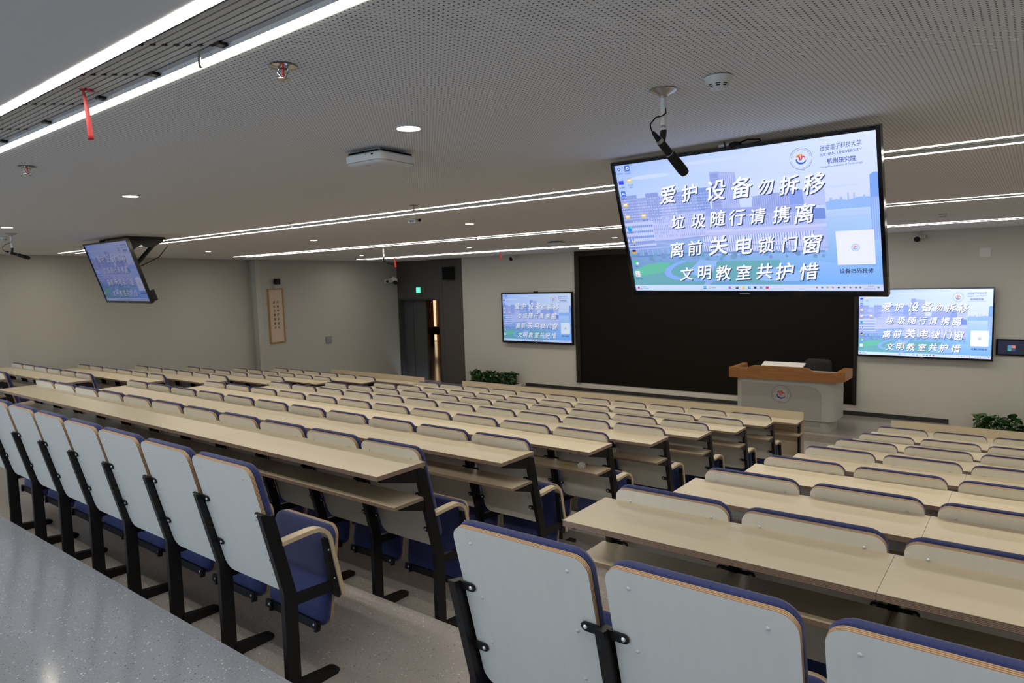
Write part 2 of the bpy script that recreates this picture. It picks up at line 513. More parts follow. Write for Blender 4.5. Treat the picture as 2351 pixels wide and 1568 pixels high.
mbr = MB(); mbr.lathe([(0.048, 0.0), (0.050, -0.004), (0.045, -0.007), (0.041, -0.004)], M['white'], 32, cap0=False, cap1=False)
ring_me = mbr.mesh('trim_ring', True)
mbd = MB(); mbd.lathe([(0.0415, -0.005), (0.0415, -0.001)], M['downlight'], 32)
disc_me = mbd.mesh('lens')
DL = [((-1.902, 1.848), 'large round downlight glowing between the sprinkler and the square wifi box'), ((-4.446, 1.931), 'round downlight in the row above the rear seats, second from the big screen'),
      ((-7.115, 2.042), 'round downlight at the edge of the photo beside the far hanging microphone'), ((-4.62, 5.293), 'round downlight right of the small white sensor, past the second light slot'),
      ((-7.42, 5.437), 'round downlight in the middle of the row past the second light slot'), ((-10.37, 5.607), 'round downlight right of the tilted far television'),
      ((-5.036, 9.046), 'round downlight touching the outline of the big hanging screen'), ((-7.909, 9.026), 'round downlight above the top of the front television with the door beyond'),
      ((-10.92, 9.14), 'round downlight beside the microphone nearest the front door')]
for (x, y), lab in DL:
    t = thing('downlight', lab, 'downlight', (x, y, CEIL), group='round ceiling downlights')
    link('trim_ring', ring_me, t); link('lens', disc_me, t)

# sprinklers
mb = MB(); mb.lathe([(0.006, 0.0), (0.034, -0.003), (0.036, -0.006), (0.012, -0.012), (0.012, -0.002)], M['chrome'], 24)
spr_plate = mb.mesh('escutcheon', True)
mb = MB()
mb.tube([(-0.012, 0, -0.008), (-0.015, 0, -0.025), (-0.004, 0, -0.045)], 0.003, M['chrome'])
mb.tube([(0.012, 0, -0.008), (0.015, 0, -0.025), (0.004, 0, -0.045)], 0.003, M['chrome'])
mb.lathe([(0.005, -0.044), (0.018, -0.050), (0.018, -0.052), (0.004, -0.056)], M['chrome'], 16)
spr_frame = mb.mesh('yoke', True)
mb = MB(); mb.tube([(0, 0, -0.01), (0, 0, -0.042)], 0.003, mat('red_bulb', (0.5, 0.02, 0.02), 0.2))
spr_bulb = mb.mesh('bulb', True)
for (x, y), lab in [((-1.608, 1.111), 'chrome sprinkler head on the perforated ceiling, large, beside the near light slot'), ((-3.705, 1.163), 'chrome sprinkler head near the photo edge under the near light slot'),
                    ((-3.787, 3.70), 'dark sprinkler over the second light slot above the small white sensor'), ((-5.495, 3.78), 'dark sprinkler over the second light slot toward the far television'),
                    ((-5.882, 6.86), 'small sprinkler on the third light slot above the front downlights'), ((-3.99, 6.86), 'small sprinkler on the third light slot beside the big screen')]:
    t = thing('sprinkler', lab, 'sprinkler', (x, y, CEIL), (0, 0, 0.6), group='ceiling sprinklers')
    t.scale = (1, 1, 0.72); link('escutcheon', spr_plate, t); link('yoke', spr_frame, t); link('bulb', spr_bulb, t)

# smoke detectors
mb = MB(); mb.lathe([(0.036, 0.0), (0.042, -0.004), (0.036, -0.016), (0.026, -0.030), (0.022, -0.036), (0.018, -0.0375)], M['white'], 28)
sd_body = mb.mesh('housing', True)
mb = MB()
for k in range(8):
    a = 2 * PI * k / 8
    for z, r in ((-0.026, 0.0295), (-0.031, 0.0262)):
        ca, sa = math.cos(a), math.sin(a)
        pts = []
        for s1, s2 in ((-1, -1), (1, -1), (1, 1), (-1, 1)):
            tt = a + s1 * 0.24
            rr = r + (0.0008 if s2 > 0 else 0.0)
            pts.append((rr * math.cos(tt) * 1.02, rr * math.sin(tt) * 1.02, z + s2 * 0.0013))
        mb.add(pts, [(0, 1, 2, 3)], M['dark'])
sd_slots = mb.mesh('sensor_slot')
for (x, y), lab in [((-0.774, 2.034), 'cream smoke detector on the perforated ceiling above the big screen'), ((-8.917, 8.753), 'small smoke detector on the ceiling before the grey door bay'),
                    ((-0.869, 8.994), 'smoke detector on the ceiling right of the big screen, between the last light slots'), ((-8.364, 2.363), 'smoke detector at the photo edge behind the far microphone')]:
    t = thing('smoke_detector', lab, 'smoke detector', (x, y, CEIL), (0, 0, 0.3), group='ceiling smoke detectors')
    link('housing', sd_body, t); link('sensor_slot', sd_slots, t)

# wifi access points
def access_point(x, y, rot, lab, sc=1.0):
    t = thing('access_point', lab, 'wifi access point', (x, y, CEIL), (0, 0, rot), group='ceiling access points')
    t.scale = (sc, sc, sc)
    mb = MB(); mb.box((-0.07, -0.07, -0.012), (0.07, 0.07, 0.0), M['grey']); link('mount_plate', mb.mesh('mount_plate'), t)
    mb = MB()
    rings = []
    for ins, z in ((0.030, -0.012), (0.010, -0.020), (0.0, -0.028), (0.0, -0.056)):
        rings.append([(p[0], p[1], z) for p in rrect(-0.115, 0.115, -0.115, 0.115, 0.035, 5, ins)])
    mb.loft(rings, M['white']); link('shell', mb.mesh('shell', 50), t)
    mb = MB()
    for k in range(-8, 9):
        for s in (-1, 1):
            c = k * 0.0105
            mb.box((c - 0.0022, s * 0.098 - 0.0105, -0.0225), (c + 0.0022, s * 0.098 + 0.0105, -0.014), M['dark'])
            mb.box((s * 0.098 - 0.0105, c - 0.0022, -0.0225), (s * 0.098 + 0.0105, c + 0.0022, -0.014), M['dark'])
    link('vent_slots', mb.mesh('vent_slots'), t)
    mb = MB(); mb.loft([[(p[0], p[1], z) for p in rrect(-0.115, 0.115, -0.115, 0.115, 0.035, 5, 0.0015)] for z in (-0.0555, -0.0585)], M['grey']); link('seam', mb.mesh('seam', 50), t)
    mb = MB()
    rings = [[(p[0], p[1], z) for p in rrect(-0.115, 0.115, -0.115, 0.115, 0.035, 5, ins)] for ins, z in ((0.004, -0.056), (0.003, -0.058), (0.010, -0.066), (0.030, -0.070))]
    mb.loft(rings, M['white']); link('cover', mb.mesh('cover', 50), t)
    mb = MB(); mb.box((0.06, -0.116, -0.036), (0.072, -0.1149, -0.030), M['dark']); mb.box((0.025, -0.116, -0.033), (0.029, -0.1149, -0.030), M['dark']); mb.box((-0.012, -0.080, -0.0705), (0.012, -0.076, -0.0695), M['grey'])
    link('ports', mb.mesh('ports'), t)
access_point(-2.337, 2.09, math.radians(3), 'white square wifi box with rounded corners under the perforated ceiling')
access_point(-6.065, 9.015, math.radians(10), 'dark-rimmed wifi box on the far ceiling in front of the blackboard')
# small sensor
t = thing('ceiling_sensor', 'small white box sensor with dark marks below the second light slot', 'sensor', (-4.601, 4.50, CEIL))
mb = MB(); mb.box((-0.055, -0.03, -0.035), (0.035, 0.03, 0.0), M['white']); link('body', mb.mesh('body'), t)
mb = MB(); mb.box((-0.035, -0.032, -0.030), (0.025, -0.03, -0.010), M['grey']); link('face', mb.mesh('face'), t)
mb = MB(); mb.lathe([(0.014, 0.0), (0.014, -0.02), (0.006, -0.026)], M['blackmatte'], 12, (0.062, 0, 0)); link('lens', mb.mesh('lens', True), t)

# hanging microphones
def microphone(x, y, lab, ang=0.0, dip=40.0, sc=1.0):
    t = thing('hanging_microphone', lab, 'microphone', (x, y, CEIL), (0, 0, ang), group='microphones hanging from the ceiling')
    t.scale = (sc, sc, sc)
    mb = MB(); mb.lathe([(0.040, 0.0), (0.0415, -0.004), (0.036, -0.010), (0.020, -0.016), (0.013, -0.022), (0.013, -0.026)], M['alu'], 28); link('ceiling_flange', mb.mesh('ceiling_flange', True), t)
    mb = MB(); mb.lathe([(0.0095, -0.022), (0.0095, -0.10), (0.0105, -0.102), (0.0105, -0.112)], M['white'], 16); mb.lathe([(0.007, -0.110), (0.007, -0.122)], M['chrome'], 12); mb.lathe([(0.0105, -0.120), (0.0105, -0.126)], M['white'], 14)
    link('stem', mb.mesh('stem', True), t)
    mb = MB(); mb.tube([(0, 0, -0.124), (-0.002, 0, -0.145), (-0.005, 0, -0.168)], [0.010, 0.0095, 0.007], M['blackmatte']); link('clamp', mb.mesh('clamp', True), t)
    # body along (tail -> tip)
    dd = Vector((math.cos(math.radians(dip)), 0.0, -math.sin(math.radians(dip))))
    a = Vector((-0.004, 0.0, -0.172)) - dd * 0.058; b = Vector((-0.004, 0.0, -0.172)) + dd * 0.135
    d = (b - a)
    pos = lambda f: tuple(a + d * f)
    mb = MB(); mb.tube([pos(0.0), pos(0.04), pos(0.18)], [0.003, 0.006, 0.0095], M['blackmatte'], 12); mb.tube([pos(0.24), pos(0.50)], [0.0125, 0.0125], M['blackmatte'], 12); link('body', mb.mesh('body', True), t)
    mb = MB(); mb.tube([pos(0.18), pos(0.24)], 0.0115, M['alu'], 12); mb.tube([pos(0.495), pos(0.51)], 0.0129, M['grey'], 12); link('collar', mb.mesh('collar', True), t)
    mb = MB(); mb.tube([pos(0.50), pos(0.53), pos(0.9), pos(0.97), pos(1.0)], [0.011, 0.0155, 0.0165, 0.014, 0.005], M['blackmatte'], 14); link('foam_windscreen', mb.mesh('foam_windscreen', True), t)
    mb = MB(); mb.tube([(0.0, -0.009, -0.060), (0.0, -0.011, -0.075), (-0.015, -0.008, -0.085), (-0.040, -0.006, -0.092), (a.x - 0.012, -0.004, (a.z - 0.092) / 2), (a.x - 0.006, 0, a.z + 0.008), tuple(a)], 0.0022, M['blackmatte'], 6); link('cable', mb.mesh('cable', True), t)
microphone(-0.959, 2.05, 'black gun microphone on a white stem hanging in front of the big screen', math.radians(70), 40)
microphone(-7.86, 2.283, 'black hanging microphone at the photo edge before the far side wall', math.radians(70), 20, 1.1)
microphone(-8.358, 7.45, 'small black hanging microphone before the corner with the grey door bay', math.radians(70), 20, 1.3)

# red ribbons tied to the slats
def ribbon(x, y, L, lab, w=0.016):
    n = 12
    mb = MB()
    L_, R2 = [], []
    for k in range(n + 1):
        f = k / n
        cx = 0.006 * math.sin(f * 3.0) + 0.012 * f * f
        ww = w * (0.35 + 0.65 * min(1, f * 2.2)) * 0.5
        tw = 0.12 * math.sin(f * 4)
        L_.append((cx - ww, tw * ww, 0.02 - f * L)); R2.append((cx + ww, -tw * ww, 0.02 - f * L))
    vs = L_ + R2
    fs = [(k, k + 1, n + 2 + k, n + 1 + k) for k in range(n)]
    mb.add(vs, fs, M['red'])
    mb.box((-0.006, -0.006, 0.008), (0.008, 0.006, 0.022), M['red'])
    mb.tube([(0, 0, 0.012), (0.018, 0.004, 0.010), (0.034, 0.006, 0.004)], [0.003, 0.006, 0.001], M['red'], 6)
    o = link('ribbon', mb.mesh('ribbon', True), None, (x, y, CEIL), (0, 0, 0.66))
    sm = o.modifiers.new('thickness', 'SOLIDIFY'); sm.thickness = 0.0008
    tag(o, lab, 'ribbon', 'red ribbons on the air slots')
ribbon(-2.25, 0.865, 0.155, 'long red ribbon hanging from the near air slats')
ribbon(-11.75, 10.80, 0.25, 'red ribbon hanging behind the microphone at the grey door bay', 0.05)
ribbon(-8.62, 10.78, 0.20, 'red ribbon hanging before the wall camera over the front television', 0.03)

# ------------------------------------------------------------------ lecture seats
TH = math.atan(0.245)
WP = 0.4525
# back panel
mb = MB()
pr = rrect(-WP / 2, WP / 2, 0.0, 0.556, 0.044, 6, 0.0, 0.05)
mb.prism(pr, 0.0, 0.015, M['laminate'], 'xz', M['ply'])
for sx_ in (-0.163, 0.163):
    for s in (0.508, 0.325, 0.17):
        mb.screw((sx_, 0.0, s), (0, -1, 0), 0.0052, M['screw'])
panel_me = mb.mesh('back_panel')
# cushions: rings of a rounded rectangle along the thickness
def cushion(x, z0, z1, prof, r):
    mb = MB()
    rings = [[(p[0], y, p[1]) for p in rrect(-x, x, z0, z1, r, 6, ins)] for ins, y in prof]
    mb.loft(rings, M['fabric'])
    return mb.mesh('cushion', True)
back_cush = cushion(WP / 2 + 0.002, 0.03, 0.562, [(0.008, 0.0155), (0.002, 0.020), (0.0, 0.032), (0.006, 0.044), (0.020, 0.053), (0.05, 0.059), (0.11, 0.061)], 0.055)
seat_cush = cushion(0.215, 0.0, 0.44, [(0.10, -0.006), (0.04, -0.003), (0.014, 0.004), (0.003, 0.014), (0.0, 0.026), (0.004, 0.0385)], 0.05)
mb = MB(); mb.prism(rrect(-0.214, 0.214, 0.001, 0.441, 0.052, 6), 0.039, 0.051, M['desk'], 'xz', M['ply']); seat_pan = mb.mesh('seat_pan')
mb = MB(); mb.box((-0.20, -0.016, -0.004), (0.20, -0.002, 0.030), M['black'])
for s in (-0.17, 0.17):
    mb.screw((s, -0.016, 0.013), (0, -1, 0), 0.006, M['screw']); mb.box((s + 0.022 - 0.006, -0.026, -0.010), (s + 0.022 + 0.006, -0.002, 0.030), M['black'])
hinge_me = mb.mesh('hinge_bar')
HW = 0.0135
def post(desked, side):
    """side: -1 / 0 / 1 - a left-end, inner or right-end post (tabs only where a panel is)"""
    mb = MB()
    ht = 0.908 if desked else 0.785
    ub = lambda h: 0.03 - 0.235 * (h - 0.44)
    mb.prism([(0.027, 0.0), (0.087, 0.0), (0.089, 0.425), (ub(ht) + 0.060, ht - 0.013), (ub(ht), ht), (0.03, 0.445)], -HW, HW, M['black'])
    mb.prism([(0.080, 0.0), (0.262, 0.0), (0.272, 0.012), (0.268, 0.026), (0.250, 0.034), (0.080, 0.052)], -0.019, 0.019, M['black'])
    mb.box((0.0 - 0.026, 0.012, 0.0), (0.026, 0.11, 0.006), M['black'])
    mb.prism([(0.085, 0.375), (0.262, 0.365), (0.262, 0.405), (0.085, 0.418)], -0.012, 0.012, M['black'])
    pl = lambda h: 0.062 - 0.245 * (h - 0.44)
    for s in ((-1, 1) if side == 0 else (-side,)):
        for h in ((0.752, 0.560) if desked else (0.768, 0.562)):
            c = pl(h)
            x0, x1 = sorted((s * 0.010, s * 0.066))
            n = 6
            pts = [(s * 0.010, h - 0.014)] + [(s * 0.055 + s * 0.014 * math.cos(-PI / 2 + PI * k / n), h + 0.014 * math.sin(-PI / 2 + PI * k / n)) for k in range(n + 1)] + [(s * 0.010, h + 0.014)]
            vs = [(p[0], c - 0.245 * (p[1] - h) - 0.007, p[1]) for p in pts] + [(p[0], c - 0.245 * (p[1] - h) - 0.001, p[1]) for p in pts]
            k = len(pts)
            fs = [tuple(range(k)), tuple(range(k, 2 * k))] + [(i, (i + 1) % k, k + (i + 1) % k, k + i) for i in range(k)]
            mb.add(vs, fs, M['black'])
            mb.screw((s * 0.055, c - 0.007, h), (0, -1, 0), 0.006, M['screw'])
    return mb.mesh('frame_post')
def bracket_mesh():
    mb = MB()
    mb.prism([(-0.03, -0.0235), (-0.285, -0.0235), (-0.285, -0.036), (-0.075, -0.090), (-0.05, -0.090)], -0.011, 0.011, M['black'])
    return mb.mesh('bracket')
def shelf_bracket_mesh():
    mb = MB()
    mb.prism([(-0.02, -0.191), (-0.178, -0.191), (-0.178, -0.199), (-0.040, -0.240), (-0.02, -0.240)], -0.011, 0.011, M['black'])
    return mb.mesh('shelf_bracket')
BRK, SBRK = bracket_mesh(), shelf_bracket_mesh()
POST = {(d, s): post(d, s) for d in (False, True) for s in (-1, 0, 1)}
def armrest():
    mb = MB()
    path = [(0.035, 0.657), (0.10, 0.661), (0.17, 0.664), (0.205, 0.661), (0.235, 0.649), (0.257, 0.628), (0.270, 0.60), (0.285, 0.52), (0.305, 0.42), (0.322, 0.335)]
    n = len(path); w = 0.0225; th = 0.017
    vs, ly = [], []
    for k, p in enumerate(path):
        a, b = path[max(k - 1, 0)], path[min(k + 1, n - 1)]
        d = Vector((b[0] - a[0], b[1] - a[1])).normalized(); nrm = Vector((d.y, -d.x))     # inner side
        q = (p[0] + nrm.x * th, p[1] + nrm.y * th)
        vs += [(-w, *p), (w, *p), (w, *q), (-w, *q)]; ly += [0, 0, 1, 1]
    fs, fm = [], []
    for k in range(n - 1):
        o = 4 * k
        for i, mt in ((0, M['armtop']), (1, M['ply_arm']), (2, M['armtop']), (3, M['ply_arm'])):
            j = (i + 1) % 4
            fs.append((o + i, o + j, o + 4 + j, o + 4 + i)); fm.append(mt)
    fs += [(0, 1, 2, 3), (4 * n - 4, 4 * n - 3, 4 * n - 2, 4 * n - 1)]; fm += [M['ply_arm']] * 2
    mb.add(vs, fs, M['armtop'], ly, fm)
    top = mb
    mb = MB()
    mb.prism([(0.236, 0.60), (0.251, 0.60), (0.302, 0.335), (0.29, 0.325), (0.262, 0.36), (0.255, 0.44)], -0.015, 0.015, M['black'])
    for h, u in ((0.55, 0.25), (0.42, 0.272)):
        mb.screw((0.015, u, h), (1, 0, 0), 0.004, M['screw'])
    return top.mesh('armrest', 30), mb.mesh('support_plate')
ARM, ARMP = armrest()
SEAT_TILT = -math.atan(0.144)
def seat(x, y, z, desked, label, group, pitch=0.5, ends=''):
    t = thing('lecture_seat', label, 'seat', (x, y + (0.02 if desked else 0.0), z), group=group)
    t.scale = (pitch / 0.5, 1, 1)
    dz = 0.03 if desked else 0.0
    link('back_panel', panel_me, t, (0, 0.0657 + dz, 0.425 + dz * 0.65), (TH, 0, 0))
    link('back_cushion', back_cush, t, (0, 0.0657 + dz, 0.425 + dz * 0.65), (TH, 0, 0))
    link('seat_cushion', seat_cush, t, (0, 0.236, 0.19), (SEAT_TILT, 0, 0))
    link('seat_pan', seat_pan, t, (0, 0.236, 0.19), (SEAT_TILT, 0, 0))
    link('hinge_bar', hinge_me, t, (0, 0.236, 0.19), (SEAT_TILT, 0, 0))
    link('frame_post', POST[(desked, 1 if 'R' in ends else 0)], t, (0.25, 0, 0))
    if 'L' in ends:
        link('frame_post', POST[(desked, -1)], t, (-0.25, 0, 0))
        link('support_plate', ARMP, link('armrest', ARM, t, (-0.25, 0, 0)))
    if 'R' in ends:
        link('support_plate', ARMP, link('armrest', ARM, t, (0.25, 0, 0)))
    return t

rowname = ['second', 'third', 'fourth', 'fifth', 'sixth', 'seventh', 'front']
# rear deskless rows
MX = [-2.815, -3.295, -3.769, -4.226, -4.68, -5.13, -5.60, -6.08]
for k, xl in enumerate(MX):
    seat(xl + WP / 2 + (0.0 if k else 0.0), Y_REAR, F_REAR, False, 'tall pale seat back, %s from the lectern aisle in the middle block\'s deskless rear row' % ordinal(k), 'rear row seats of the middle block', 0.492 if k == 0 else MX[k - 1] - xl, 'R' if k == 0 else '')
for k in range(3):
    seat(-1.087 + 0.5 * k, Y_REAR, F_REAR, False, 'large pale seat back, %s from the aisle in the deskless row below the big screen' % ordinal(k), 'rear row seats of the right block', 0.5, 'L' if k == 0 else '')
# desked rows
ML = [-7.655, -7.8623, -8.0093, -8.0903, -8.1459, -8.2093, -8.2013]
MR = [-2.4058, -2.4089, -2.4008, -2.4033, -2.4056, -2.4096, -2.4058]
LL = [None, -11.582, -11.8664, -12.0616, -12.2093, -12.3089, -12.4023]
LR = [-8.5731, -8.8468, -9.0525, -9.1726, -9.21, -9.3141, -9.2979]

def desk(name_lab, y, ztop, x0, x1, boards, group, posts=()):
    """continuous desktop and book shelf of one row; boards are seams in x"""
    t = thing('row_desk', name_lab, 'desk', ((x0 + x1) / 2, y, ztop), group=group)
    c = (x0 + x1) / 2
    xs = [x0] + boards + [x1]
    for a, b in zip(xs[:-1], xs[1:]):
        ga = 0.0006
        mb = MB(); mb.box((a - c + ga, -0.311, -0.022), (b - c - ga, 0.0, 0.0), M['desk'], M['ply_desk'], 2)
        link('desktop', mb.mesh('desktop'), t)
        mb = MB(); mb.box((a - c + ga, -0.217, -0.190), (b - c - ga, -0.020, -0.173), M['desk'], M['ply_desk'], 2)
        link('shelf', mb.mesh('shelf'), t)
    for px in posts:
        link('bracket', BRK, t, (px - c, 0, 0)); link('shelf_bracket', SBRK, t, (px - c, 0, 0))
    return t
for i in range(7):
    y, z = YR[i], FL[i]
    # middle block
    pit = (MR[i] - ML[i] - WP) / 10.0
    for _ in range(3):
        pit = (MR[i] - ML[i] - WP * pit / 0.5) / 10.0
    w = WP * pit / 0.5
    for k in range(11):
        seat(MR[i] - w / 2 - k * pit, y, z, True, 'pale seat back, %s from the lectern aisle in the middle block\'s %s row' % (ordinal(k), rowname[i]), 'seats of the middle block', pit, 'R' if k == 0 else ('L' if k == 10 else ''))
    x1 = MR[i] - w / 2 + pit / 2 + 0.0135; x0 = MR[i] - w / 2 - 10.5 * pit - 0.0135
    seams = [x1 - 0.0135 - q * pit for q in (8, 6, 4, 2)] if i else [x1 - 0.0135 - q * pit for q in (9, 6, 3)]
    desk('long birch desk running along the middle block behind its %s row of seats' % rowname[i], y, ZD[i], x0, x1, sorted(seams), 'long desks of the middle block', [x1 - 0.0135 - q * pit for q in range(12)])
    # right block
    for k in range(3):
        seat(-1.3002 + WP / 2 + 0.5 * k, y, z, True, 'pale seat back, %s from the lectern aisle in the right block\'s %s row' % (ordinal(k), rowname[i]), 'seats of the right block', 0.5, 'L' if k == 0 else '')
    desk('seamed birch desk running off the photo in the right block behind its %s row' % rowname[i], y, ZD[i], -1.3527, 0.70, [-0.325], 'desks of the right block', [-1.324 + 0.5 * q for q in range(4)])
    # far block
    n = 6
    if LL[i] is None:
        pit = 0.5; n = 2
    else:
        pit = (LR[i] - LL[i] - WP) / 5.0
        for _ in range(3):
            pit = (LR[i] - LL[i] - WP * pit / 0.5) / 5.0
    w = WP * pit / 0.5
    for k in range(n):
        seat(LR[i] - w / 2 - k * pit, y, z, True, 'small pale seat back, %s from the inner aisle in the far block\'s %s row' % (ordinal(k), rowname[i]), 'seats of the far block by the side wall', pit, 'R' if k == 0 else ('L' if k == n - 1 else ''))
    x1 = LR[i] - w / 2 + pit / 2 + 0.0135; x0 = LR[i] - w / 2 - (n - 0.5) * pit - 0.0135
    desk('birch desk along the side wall in the far block behind its %s row of seats' % rowname[i], y, ZD[i], x0, x1, [(x0 + x1) / 2], 'desks of the far block', [x1 - 0.0135 - q * pit for q in range(n + 1)])

# front desks with modesty panel
def front_desk(lab, x0, x1, seams, nposts):
    c = (x0 + x1) / 2
    t = thing('front_desk', lab, 'desk', (c, Y_PANEL, FRONT), group='front desks with upright panels')
    h = Z_PANEL - FRONT
    xs = [x0] + seams + [x1]
    for a, b in zip(xs[:-1], xs[1:]):
        ga = 0.0006
        mb = MB(); mb.box((a - c + ga, -0.311, h - 0.022), (b - c - ga, -0.001, h), M['desk'], M['ply_desk'], 2); link('desktop', mb.mesh('desktop'), t)
        mb = MB(); mb.box((a - c + ga, -0.217, h - 0.19), (b - c - ga, -0.001, h - 0.173), M['desk'], M['ply_desk'], 2); link('shelf', mb.mesh('shelf'), t)
        mb = MB(); mb.box((a - c + ga, 0.0, 0.06), (b - c - ga, 0.018, h + 0.095), M['desk'], M['ply'], 1); link('modesty_panel', mb.mesh('modesty_panel'), t)
    mb = MB()
    mb.box((-HW, -0.085, 0.0), (HW, -0.03, h - 0.022), M['black'])
    mb.prism([(-0.03, h - 0.023), (-0.285, h - 0.023), (-0.285, h - 0.035), (-0.085, h - 0.08), (-0.03, h - 0.08)], -0.011, 0.011, M['black'])
    mb.prism([(-0.2, 0.0), (0.0, 0.0), (0.0, 0.03), (-0.2, 0.03)], -0.019, 0.019, M['black'])
    pm = mb.mesh('frame_post')
    for k in range(nposts):
        link('frame_post', pm, t, (x0 - c + 0.04 + (x1 - x0 - 0.08) * k / (nposts - 1), 0, 0))
front_desk('long front desk with upright birch panel before the lectern, middle block', -8.376, -2.378, [-7.3, -6.2, -5.1, -4.0], 11)
front_desk('front desk with upright birch panel in the far block by the side wall', -12.25, -9.36, [-10.8], 6)
front_desk('front desk with upright birch panel before the plants, right block', -1.368, 0.70, [-0.30], 5)

# litter on the book shelves
def crumple(name, c, r, m, lab, cat, sq=(1, 1, 1)):
    import bmesh
    bm = bmesh.new(); bmesh.ops.create_icosphere(bm, subdivisions=3, radius=r)
    rnd = random.Random(len(name) * 37 + int(c[0] * 100))
    for v in bm.verts:
        f = 0.55 + 0.7 * rnd.random()
        v.co = Vector((v.co.x * f * sq[0], v.co.y * f * sq[1], max(v.co.z * f * sq[2], -r * 0.5 * sq[2])))
    zmin = min(v.co.z for v in bm.verts)
    for v in bm.verts: v.co.z -= zmin
    me = bpy.data.meshes.new(name); bm.to_mesh(me); bm.free(); me.materials.append(m)
    return tag(link(name, me, None, c), lab, cat)
SH = ZD[2] - 0.173
crumple('crumpled_tissue', (-2.545, YR[2] - 0.12, SH), 0.026, M['tissue'], 'crumpled white tissue on the open shelf of the middle block\'s fourth desk', 'tissue')
w_ = crumple('snack_wrapper', (-2.665, YR[2] - 0.125, SH), 0.022, M['yellow'], 'yellow-tipped snack wrapper beside the crumpled tissue on the shelf', 'wrapper', (1.3, 0.6, 0.25))
crumple('crumpled_bag', (-2.80, YR[3] - 0.12, ZD[3] - 0.173), 0.036, M['clearbag'], 'crumpled clear bag on the shelf behind the fourth desk\'s aisle post', 'bag', (1, 0.8, 1.0))

# ------------------------------------------------------------------ screen picture (light-emitting)
class Pic:
    def __init__(self):
        self.v = []; self.f = []; self.c = []
    def poly(self, pts, cols, layer):
        o = len(self.v)
        self.v += [(p[0], -layer * 0.00018, p[1]) for p in pts]
        self.f.append(list(range(o, o + len(pts))))
        if not isinstance(cols, list): cols = [cols] * len(pts)
        if 1 < layer < 8: cols = [tuple(c[i] + (q - c[i]) * 0.12 for i, q in enumerate((198, 212, 255))) for c in cols]
        self.c += [rgb(*c) for c in cols]
    def rect(self, x0, z0, x1, z1, col, layer):
        self.poly([(x0, z0), (x1, z0), (x1, z1), (x0, z1)], col, layer)
    def circ(self, x, z, r, col, layer, n=24):
        self.poly([(x + r * math.cos(2 * PI * k / n), z + r * math.sin(2 * PI * k / n)) for k in range(n)], col, layer)
    def ring(self, x, z, r0, r1, col, layer, a0=0.0, a1=2 * PI, n=40):
        for k in range(n):
            p, q = a0 + (a1 - a0) * k / n, a0 + (a1 - a0) * (k + 1) / n
            self.poly([(x + r0 * math.cos(p), z + r0 * math.sin(p)), (x + r1 * math.cos(p), z + r1 * math.sin(p)), (x + r1 * math.cos(q), z + r1 * math.sin(q)), (x + r0 * math.cos(q), z + r0 * math.sin(q))], col, layer)
    def text(self, s, x, z, size, col, layer, bold=0.0, shear=0.0, rot=0.0, width=None, sy=1.0, center=True):
        if bold:
            for dx, dz in ((-1, 0), (1, 0), (0, 1), (0, -1), (0.7, 0.7), (-0.7, -0.7)):
                self.text(s, x + dx * bold * size, z + dz * bold * size, size, col, layer, 0.0, shear, rot, width, sy, center)
        vs, fs = glyphs(s, 0.0, shear)
        if not vs: return
        xs = [p[0] for p in vs]; zs = [p[1] for p in vs]
        k = size
        kx = k if width is None else width / max(max(xs) - min(xs), 1e-6)
        ox = (min(xs) + max(xs)) / 2 if center else min(xs)
        oz = (min(zs) + max(zs)) / 2
        ca, sa = math.cos(rot), math.sin(rot)
        o = len(self.v)
        for p in vs:
            a, b = (p[0] - ox) * kx, (p[1] - oz) * k * sy
            self.v.append((x + a * ca - b * sa, -layer * 0.00018, z + a * sa + b * ca)); self.c.append(None)
        for q in fs:
            self.f.append([o + i for i in q])
        for i in range(o, len(self.v)): self.c[i] = rgb(*col)
    def mesh(self, name, m, sx, sz):
        me = bpy.data.meshes.new(name)
        me.from_pydata([((p[0] - 800) * sx, p[1], (p[2] - 450) * sz) for p in self.v], [], self.f)
        at = me.color_attributes.new('picture', 'FLOAT_COLOR', 'POINT')
        flat = []
        for c in self.c: flat += list(c)
        at.data.foreach_set('color', flat)
        me.materials.append(m)
        return me
_gc = {}
def glyphs(s, bold=0.0, shear=0.0):
    key = (s, bold, shear)
    if key in _gc: return _gc[key]
    cu = bpy.data.curves.new('glyph', 'FONT')
    cu.body = s; cu.size = 1.0; cu.resolution_u = 3; cu.offset = bold; cu.shear = shear
    ob = bpy.data.objects.new('glyph', cu); COL.objects.link(ob)
    dg = bpy.context.evaluated_depsgraph_get()
    me = bpy.data.meshes.new_from_object(ob.evaluated_get(dg))
    r = ([(v.co.x, v.co.y) for v in me.vertices], [list(p.vertices) for p in me.polygons])
    bpy.data.objects.remove(ob); bpy.data.curves.remove(cu); bpy.data.meshes.remove(me)
    _gc[key] = r
    return r

